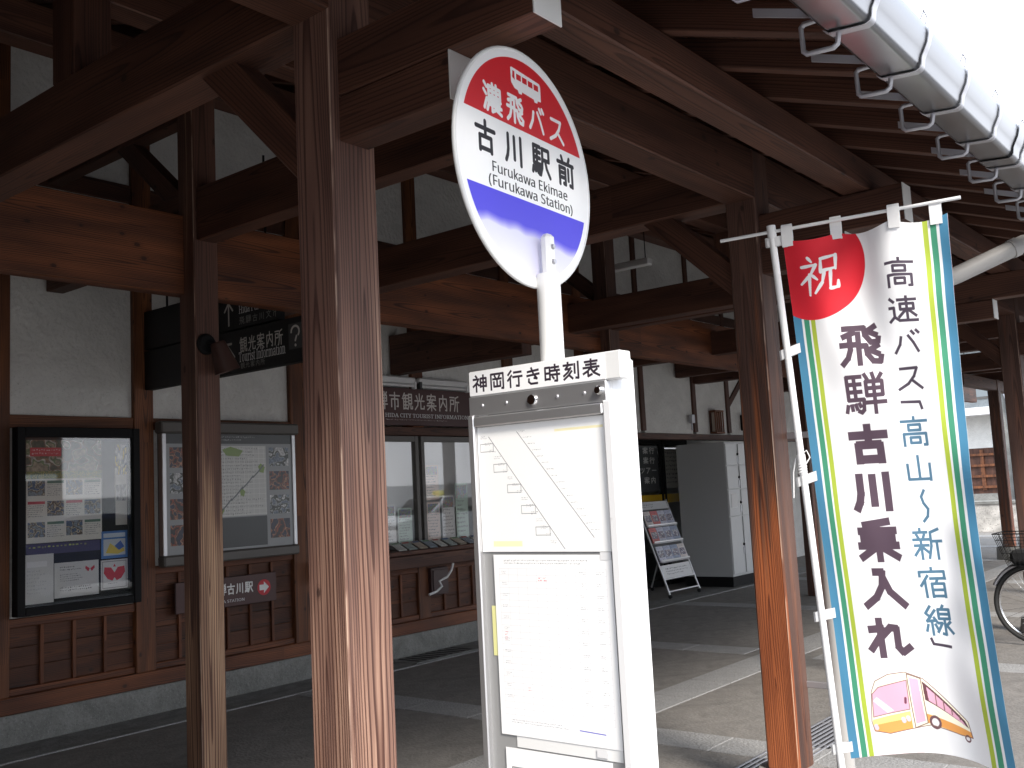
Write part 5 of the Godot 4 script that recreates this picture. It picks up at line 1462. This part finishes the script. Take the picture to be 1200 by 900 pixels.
# ---------------------------------------------------------------- far end of the place
func make_background() -> void:
	# low white garden wall beyond the walk
	var w := thing("low_white_wall", "low weathered white wall with dark coping beyond the canopy end", "wall", Vector3(25, 0, 0))
	piece(w, "wall_face", Vector3(0, -0.02, -9), Vector3(0.25, 0.62, 3.2), tri_mat(speckle_image(128, 61, s(196, 192, 186), 0.08, 0.25, [s(120, 116, 110)], 0.08), 0.5, 0.9), 0.0)
	piece(w, "coping", Vector3(-0.03, 0.621, -9), Vector3(0.28, 0.70, 3.25), M.concrete, 0.01)
	# dark boarded house with white eaves
	var h := thing("boarded_house", "two storey house of brown boards below white wall and eave", "house", Vector3(32, 0, 0))
	piece(h, "foundation", Vector3(0, -0.02, -14), Vector3(8, 0.7, 5), M.concrete, 0.0)
	piece(h, "board_wall", Vector3(0.0, 0.7, -14), Vector3(8, 2.05, 5), M.beam, 0.0)
	for k in 26:
		piece(h, "slat", Vector3(-0.05, 0.8, -8 + k * 0.5), Vector3(-0.001, 2.0, -7.9 + k * 0.5), M.trim, 0.0)
	for k in 4:
		piece(h, "rail", Vector3(-0.08, 0.86 + k * 0.32, -8), Vector3(-0.051, 0.93 + k * 0.32, 4.9), M.trim, 0.0)
	piece(h, "plaster_wall", Vector3(0.0, 2.05, -14), Vector3(8, 3.0, 5), M.plaster, 0.0)
	piece(h, "eave_fascia", Vector3(-0.9, 3.0, -14.5), Vector3(8, 3.22, 5.4), M.white_paint, 0.01)
	piece(h, "upper_wall", Vector3(1.5, 3.22, -14), Vector3(8, 5.6, 3.8), tri_mat(speckle_image(128, 66, s(150, 156, 158), 0.05, 0.1, [s(120, 124, 126)], 0.04), 0.5, 0.9), 0.0)
	for k in 4:
		var wd := piece(h, "window", Vector3(1.45, 3.6, -6.5 + k * 2.5), Vector3(1.499, 4.9, -5.0 + k * 2.5), M.frame_grey, 0.0)
		put(wd, "pane", bevel_mesh(Vector3(0.02, 1.14, 0.64), 0.0), flat_mat(Color(0.3, 0.33, 0.34), 0.05), Vector3(-0.03, 0, -0.36))
		put(wd, "pane", bevel_mesh(Vector3(0.02, 1.14, 0.64), 0.0), flat_mat(Color(0.3, 0.33, 0.34), 0.05), Vector3(-0.03, 0, 0.36))
	var rf := put(h, "roof", bevel_mesh(Vector3(9.5, 0.2, 21), 0.02), M.roof_metal, Vector3(4.4, 5.75, -4.8))
	put(h, "post", bevel_mesh(Vector3(0.12, 2.9, 0.12), 0.005), M.trim, Vector3(-0.7, 1.45, 2.6))
	# utility pole with stay and lamp arm
	var p := thing("utility_pole", "pale concrete utility pole with grey conduit in front of the house", "pole", Vector3(28.5, 0, 0.55))
	put(p, "shaft", tube_mesh([Vector3(0, -0.02, 0), Vector3(0, 8.0, 0)], 0.09, 16), M.concrete)
	put(p, "conduit", tube_mesh([Vector3(-0.12, 4.6, -0.15), Vector3(-0.12, 3.9, -0.02), Vector3(-0.12, 2.4, 0.32), Vector3(-0.11, 0.2, 0.1)], 0.05, 10), M.zinc)
	put(p, "arm", tube_mesh([Vector3(0, 4.75, 0), Vector3(0, 4.8, 0.9), Vector3(0, 4.7, 1.4)], 0.07, 10), M.zinc)
	# shrubs
	var q := thing("garden_shrub", "small green shrub growing behind the low white wall", "shrub", Vector3(27.2, 0, 2.6))
	put(q, "stem", tube_mesh([Vector3(0, -0.02, 0), Vector3(0.03, 0.9, 0.02), Vector3(0, 2.2, 0.05)], 0.04, 8), M.beam)
	var st := new_st()
	var r := RandomNumberGenerator.new(); r.seed = 31
	for k in 1500:
		var d := Vector3(r.randfn(), r.randfn(), r.randfn()).normalized() * pow(r.randf(), 0.5)
		var c := Vector3(d.x * 0.6, 2.6 + d.y * 1.5, d.z * 0.6)
		var a := Vector3(r.randfn(), r.randfn(), r.randfn()).normalized() * 0.07
		var bq := a.cross(Vector3(r.randfn(), r.randfn(), r.randfn())).normalized() * 0.035
		tri(st, c - a, c + bq, c + a, a.cross(bq).normalized()); tri(st, c - a, c - bq, c + a, a.cross(bq).normalized())
	var leaf := flat_mat(Color(0.06, 0.11, 0.03), 0.6)
	leaf.backlight_enabled = true; leaf.backlight = Color(0.05, 0.09, 0.02)
	put(q, "foliage", st.commit(), leaf)
	# across the station square, seen only in the glass
	var a := thing("square_building", "long low brown shop row with white awning across the station square", "building", Vector3(0, 0, 27))
	piece(a, "wall", Vector3(-10, -0.02, 0), Vector3(17, 5.6, 6), M.board, 0.0)
	piece(a, "low_wall", Vector3(17, -0.02, 0.2), Vector3(46, 2.0, 2), M.plaster, 0.0)
	piece(a, "roof", Vector3(-11, 5.6, -1), Vector3(17.5, 6.0, 7), M.roof_metal, 0.05)
	piece(a, "shop_awning", Vector3(-9, 2.6, -1.6), Vector3(16, 2.8, -0.01), M.cap, 0.01)
	for k in 8:
		var x := -8.0 + k * 3.0
		piece(a, "shopfront", Vector3(x, 0.3, -0.05), Vector3(x + 2.4, 2.4, 0.199), M.dark_grey if k % 3 else M.trim, 0.0)
	car("white_taxi", "white taxi with yellow roof lamp parked on the square", Vector3(20.6, 0, 12.6), 0.0, flat_mat(Color(0.75, 0.75, 0.74), 0.2), true)
	car("dark_blue_car", "dark blue car with pale roof parked before the canopy", Vector3(9.7, 0, 11.3), PI, flat_mat(Color(0.05, 0.06, 0.12), 0.2), false)
func car(called: String, label: String, at: Vector3, turn: float, paint: Material, taxi: bool) -> void:
	var c := thing(called, label, "car", at)
	c.rotation.y = turn
	var low := PackedVector2Array([Vector2(-2.2, 0.28), Vector2(-2.25, 0.55), Vector2(-2.2, 0.82), Vector2(-1.7, 0.92), Vector2(-0.95, 0.97), Vector2(1.35, 0.98), Vector2(2.1, 0.93), Vector2(2.22, 0.7), Vector2(2.2, 0.3), Vector2(1.75, 0.24), Vector2(-1.75, 0.24)])
	var st := new_st(); add_prism(st, low, Vector3(0, 0, -0.84), Vector3(1, 0, 0), Vector3(0, 1, 0), Vector3(0, 0, 1.68))
	put(c, "body", st.commit(), paint)
	var cab := PackedVector2Array([Vector2(-0.95, 0.96), Vector2(-0.3, 1.42), Vector2(0.0, 1.47), Vector2(0.75, 1.46), Vector2(1.0, 1.40), Vector2(1.6, 0.97)])
	var s2 := new_st(); add_prism(s2, cab, Vector3(0, 0, -0.72), Vector3(1, 0, 0), Vector3(0, 1, 0), Vector3(0, 0, 1.44))
	put(c, "cabin", s2.commit(), paint)
	for sg in [-1.0, 1.0]:
		var win := PackedVector2Array([Vector2(-0.75, 1.0), Vector2(-0.25, 1.36), Vector2(0.85, 1.38), Vector2(1.3, 1.0)])
		var s3 := new_st(); add_prism(s3, win, Vector3(0, 0, 0.721 * sg), Vector3(1, 0, 0), Vector3(0, 1, 0), Vector3(0, 0, 0.008 * sg))
		put(c, "side_window", s3.commit(), M.black_gloss)
		for x in [-1.4, 1.35]:
			var wh := put(c, "wheel", tube_mesh([Vector3(0, 0, -0.09), Vector3(0, 0, 0.09)], 0.31, 28), M.rubber, Vector3(x, 0.31, 0.77 * sg))
			put(wh, "rim", tube_mesh([Vector3(0, 0, -0.095), Vector3(0, 0, 0.095)], 0.19, 20), M.zinc)
		put(c, "headlight", bevel_mesh(Vector3(0.06, 0.14, 0.35), 0.02), M.chrome, Vector3(-2.21, 0.7, 0.6 * sg))
		put(c, "tail_light", bevel_mesh(Vector3(0.06, 0.2, 0.25), 0.02), flat_mat(Color(0.4, 0.02, 0.02), 0.3), Vector3(2.19, 0.78, 0.65 * sg))
	bar(c, "windscreen", Vector3(-0.94, 0.99, 0), Vector3(-0.33, 1.42, 0), 1.3, 0.02, Vector3(0, 0, 1), M.black_gloss)
	bar(c, "rear_window", Vector3(1.57, 1.01, 0), Vector3(1.02, 1.41, 0), 1.3, 0.02, Vector3(0, 0, 1), M.black_gloss)
	if taxi:
		put(c, "roof_lamp", bevel_mesh(Vector3(0.16, 0.14, 0.4), 0.04), flat_mat(Color(0.8, 0.7, 0.05), 0.4), Vector3(0.2, 1.54, 0))

func _ready() -> void:
	rng.seed = 1234
	make_camera_and_light()
	make_materials()
	make_ground()
	make_building()
	make_canopy()
	make_gutter()
	make_bus_stop()
	make_banner()
	make_notice_case()
	make_map_board()
	make_station_sign()
	make_info_sign()
	make_hanging_sign()
	make_spot_lamp()
	make_counter_things()
	make_wall_lantern()
	make_door_prints()
	make_rack()
	make_lockers()
	make_ceiling_lamps()
	make_bicycle()
	make_background()
# ---------------------------------------------------------------- character strokes on a 100 x 100 grid
const GLYPHS := {
	"古": [[8,28,92,28],[50,6,50,52],[24,94,24,52,76,52,76,94],[24,88,76,88]],
	"川": [[20,12,20,55,16,75,8,92],[50,14,50,82],[82,10,82,94]],
	"駅": [[46,8,12,8,12,63,48,63,46,88,40,94,33,90],[12,26,44,26],[12,44,44,44],[29,8,29,62],[9,76,5,92],[18,75,19,88],[27,74,30,86],[36,72,39,80],[58,50,58,10,92,10,92,44,58,44],[58,44,55,70,46,94],[72,44,80,70,97,94]],
	"前": [[28,4,35,20],[72,4,64,22],[6,24,94,24],[16,95,16,40,48,40,48,92,38,91],[16,56,48,56],[16,72,48,72],[65,40,65,76],[87,34,87,93,74,91]],
	"濃": [[8,8,19,20],[5,34,16,45],[6,94,20,60],[30,14,92,14,92,45,30,45,30,14],[51,3,51,45],[71,3,71,45],[30,29,92,29],[94,55,30,55,29,76,21,97],[42,65,88,65],[36,76,97,76],[48,76,48,97,62,90],[60,76,73,88,97,97],[86,80,72,88]],
	"飛": [[14,8,60,8,62,26,74,44,90,44,92,34],[86,6,68,16],[68,17,88,28],[38,18,12,28],[6,48,48,48],[27,24,27,60,20,80,6,95],[46,20,46,96],[52,52,62,52,64,72,76,90,92,92,95,78],[90,52,70,62],[70,63,90,74]],
	"バ": [[34,26,28,56,10,88],[58,22,74,50,90,88],[70,5,79,18],[86,2,95,14]],
	"ス": [[18,16,78,16,66,46,44,72,10,92],[56,58,92,92]],
	"神": [[22,3,31,15],[6,24,42,24,28,48,4,66],[26,46,26,97],[33,50,45,62],[54,72,54,22,92,22,92,72],[54,46,92,46],[54,68,92,68],[73,3,73,97]],
	"岡": [[10,97,10,8,90,8,90,94,79,92],[34,17,40,30],[67,17,60,30],[22,37,78,37],[50,42,50,79],[29,52,29,80,71,80,71,52]],
	"行": [[28,3,7,26],[30,30,4,58],[21,46,21,97],[44,15,92,15],[38,40,97,40],[75,40,75,94,58,91]],
	"き": [[16,24,84,18],[12,46,88,40],[40,3,54,40,74,66,56,62],[24,64,22,80,36,92,76,92]],
	"時": [[10,84,10,16,38,16,38,84],[10,48,38,48],[10,80,38,80],[47,18,93,18],[70,3,70,36],[43,36,97,36],[43,58,97,58],[81,44,81,94,66,92],[53,68,62,80]],
	"刻": [[32,3,32,17],[5,18,61,18],[34,20,16,40,46,40],[48,34,30,58,5,76],[53,52,34,74,6,95],[36,72,58,94],[71,15,71,66],[91,5,91,94,76,91]],
	"表": [[14,15,86,15],[20,31,80,31],[5,47,95,47],[50,3,50,47],[48,48,30,66,4,79],[32,66,32,93,54,84],[46,50,64,76,96,95],[84,58,64,72]],
	"祝": [[22,3,31,15],[6,24,42,24,28,48,4,66],[26,46,26,97],[33,50,45,62],[54,46,54,12,90,12,90,46],[54,43,90,43],[63,46,58,72,40,95],[78,46,78,91,97,91,97,76]],
	"高": [[50,2,50,14],[5,16,95,16],[30,28,70,28,70,46,30,46,30,28],[12,97,12,58,88,58,88,95,78,95],[34,70,66,70,66,88,34,88,34,70]],
	"速": [[8,8,21,22],[4,42,20,42,20,76,3,93],[20,76,36,90,97,92],[34,15,95,15],[64,3,64,84],[42,30,86,30,86,50,42,50,42,30],[60,52,35,78],[68,52,93,76]],
	"山": [[50,8,50,88],[12,36,12,88,88,88],[88,36,88,93]],
	"新": [[28,2,28,13],[5,14,52,14],[15,20,22,33],[42,20,36,33],[2,36,55,36],[5,54,53,54],[28,36,28,96],[26,58,4,84],[32,60,51,76],[92,5,63,15,62,56,51,94],[62,42,99,42],[82,42,82,97]],
	"宿": [[50,1,50,12],[8,29,8,14,92,14,92,29],[35,26,8,60],[24,44,24,97],[42,36,95,36],[67,38,60,52],[46,97,46,53,88,53,88,97],[46,73,88,73],[46,93,88,93]],
	"線": [[26,3,8,26,24,40],[41,16,9,52,42,50],[34,40,45,56],[26,52,26,97],[12,63,5,84],[37,62,45,80],[71,1,64,13],[52,14,90,14,90,44,52,44,52,14],[52,29,90,29],[71,46,71,95,60,92],[47,58,62,58,43,88],[91,53,76,66],[72,60,97,90]],
	"騨": [[46,8,12,8,12,63,48,63,46,88,40,94,33,90],[12,26,44,26],[12,44,44,44],[29,8,29,62],[9,76,5,92],[18,75,19,88],[27,74,30,86],[36,72,39,80],[54,3,60,15],[72,1,75,14],[93,3,85,16],[56,21,93,21,93,54,56,54,56,21],[74,21,74,97],[56,37,93,37],[50,71,99,71]],
	"乗": [[78,4,20,12],[8,26,92,26],[50,8,50,97],[12,44,88,44],[5,62,95,62],[32,26,32,62],[68,26,68,62],[46,64,6,91],[54,64,94,91]],
	"入": [[32,9,52,9,47,44,31,72,5,93],[50,18,64,58,95,93]],
	"れ": [[30,5,30,95],[7,28,36,26,28,46,5,78],[30,48,54,24,68,26,67,72,76,86,94,72]],
	"「": [[14,40,78,46,84,92]],
	"」": [[16,6,22,46,82,62]],
	"〜": [[58,2,46,22,52,42,66,60,62,82,46,98]],
	"観": [[24,3,10,24],[20,15,54,15],[3,33,55,33],[38,15,24,33],[15,94,15,36],[34,28,34,92],[15,52,50,52],[15,71,50,71],[15,91,55,91],[63,62,63,8,92,8,92,62,63,62],[63,26,92,26],[63,44,92,44],[69,62,54,95],[83,62,83,91,98,91,98,78]],
	"光": [[50,3,50,42],[20,14,30,34],[80,12,68,34],[5,44,95,44],[36,44,32,70,6,95],[62,44,62,89,93,89,95,74]],
	"案": [[50,1,50,11],[10,24,10,12,90,12,90,24],[48,16,30,44,76,57],[68,28,52,48,12,57],[8,34,92,34],[5,69,95,69],[50,56,50,98],[46,70,10,93],[54,70,90,93]],
	"内": [[14,97,14,24,86,24,86,94,74,92],[50,3,50,40,24,76],[50,42,75,72]],
	"所": [[5,12,50,12],[10,28,44,28,44,52,10,52],[10,28,10,60,3,94],[91,6,61,16,60,56,49,94],[60,40,99,40],[80,40,80,97]],
	"市": [[50,2,50,18],[5,20,95,20],[20,84,20,40,80,40,80,82,70,81],[50,20,50,98]],
	"ツ": [[14,20,24,44],[44,14,52,38],[86,16,76,56,34,92]],
	"ア": [[12,14,88,14,70,40],[52,32,46,68,24,94]],
	"ー": [[10,50,90,50]],
	"ン": [[16,18,38,36],[90,26,66,66,18,90]],
	"文": [[50,2,50,18],[6,20,94,20],[72,22,50,62,8,94],[28,24,54,66,94,94]],
	"駐": [[46,8,12,8,12,63,48,63,46,88,40,94,33,90],[12,26,44,26],[12,44,44,44],[29,8,29,62],[9,76,5,92],[18,75,19,88],[66,2,78,14],[54,22,98,22],[56,52,96,52],[50,90,99,90],[76,22,76,90]],
}
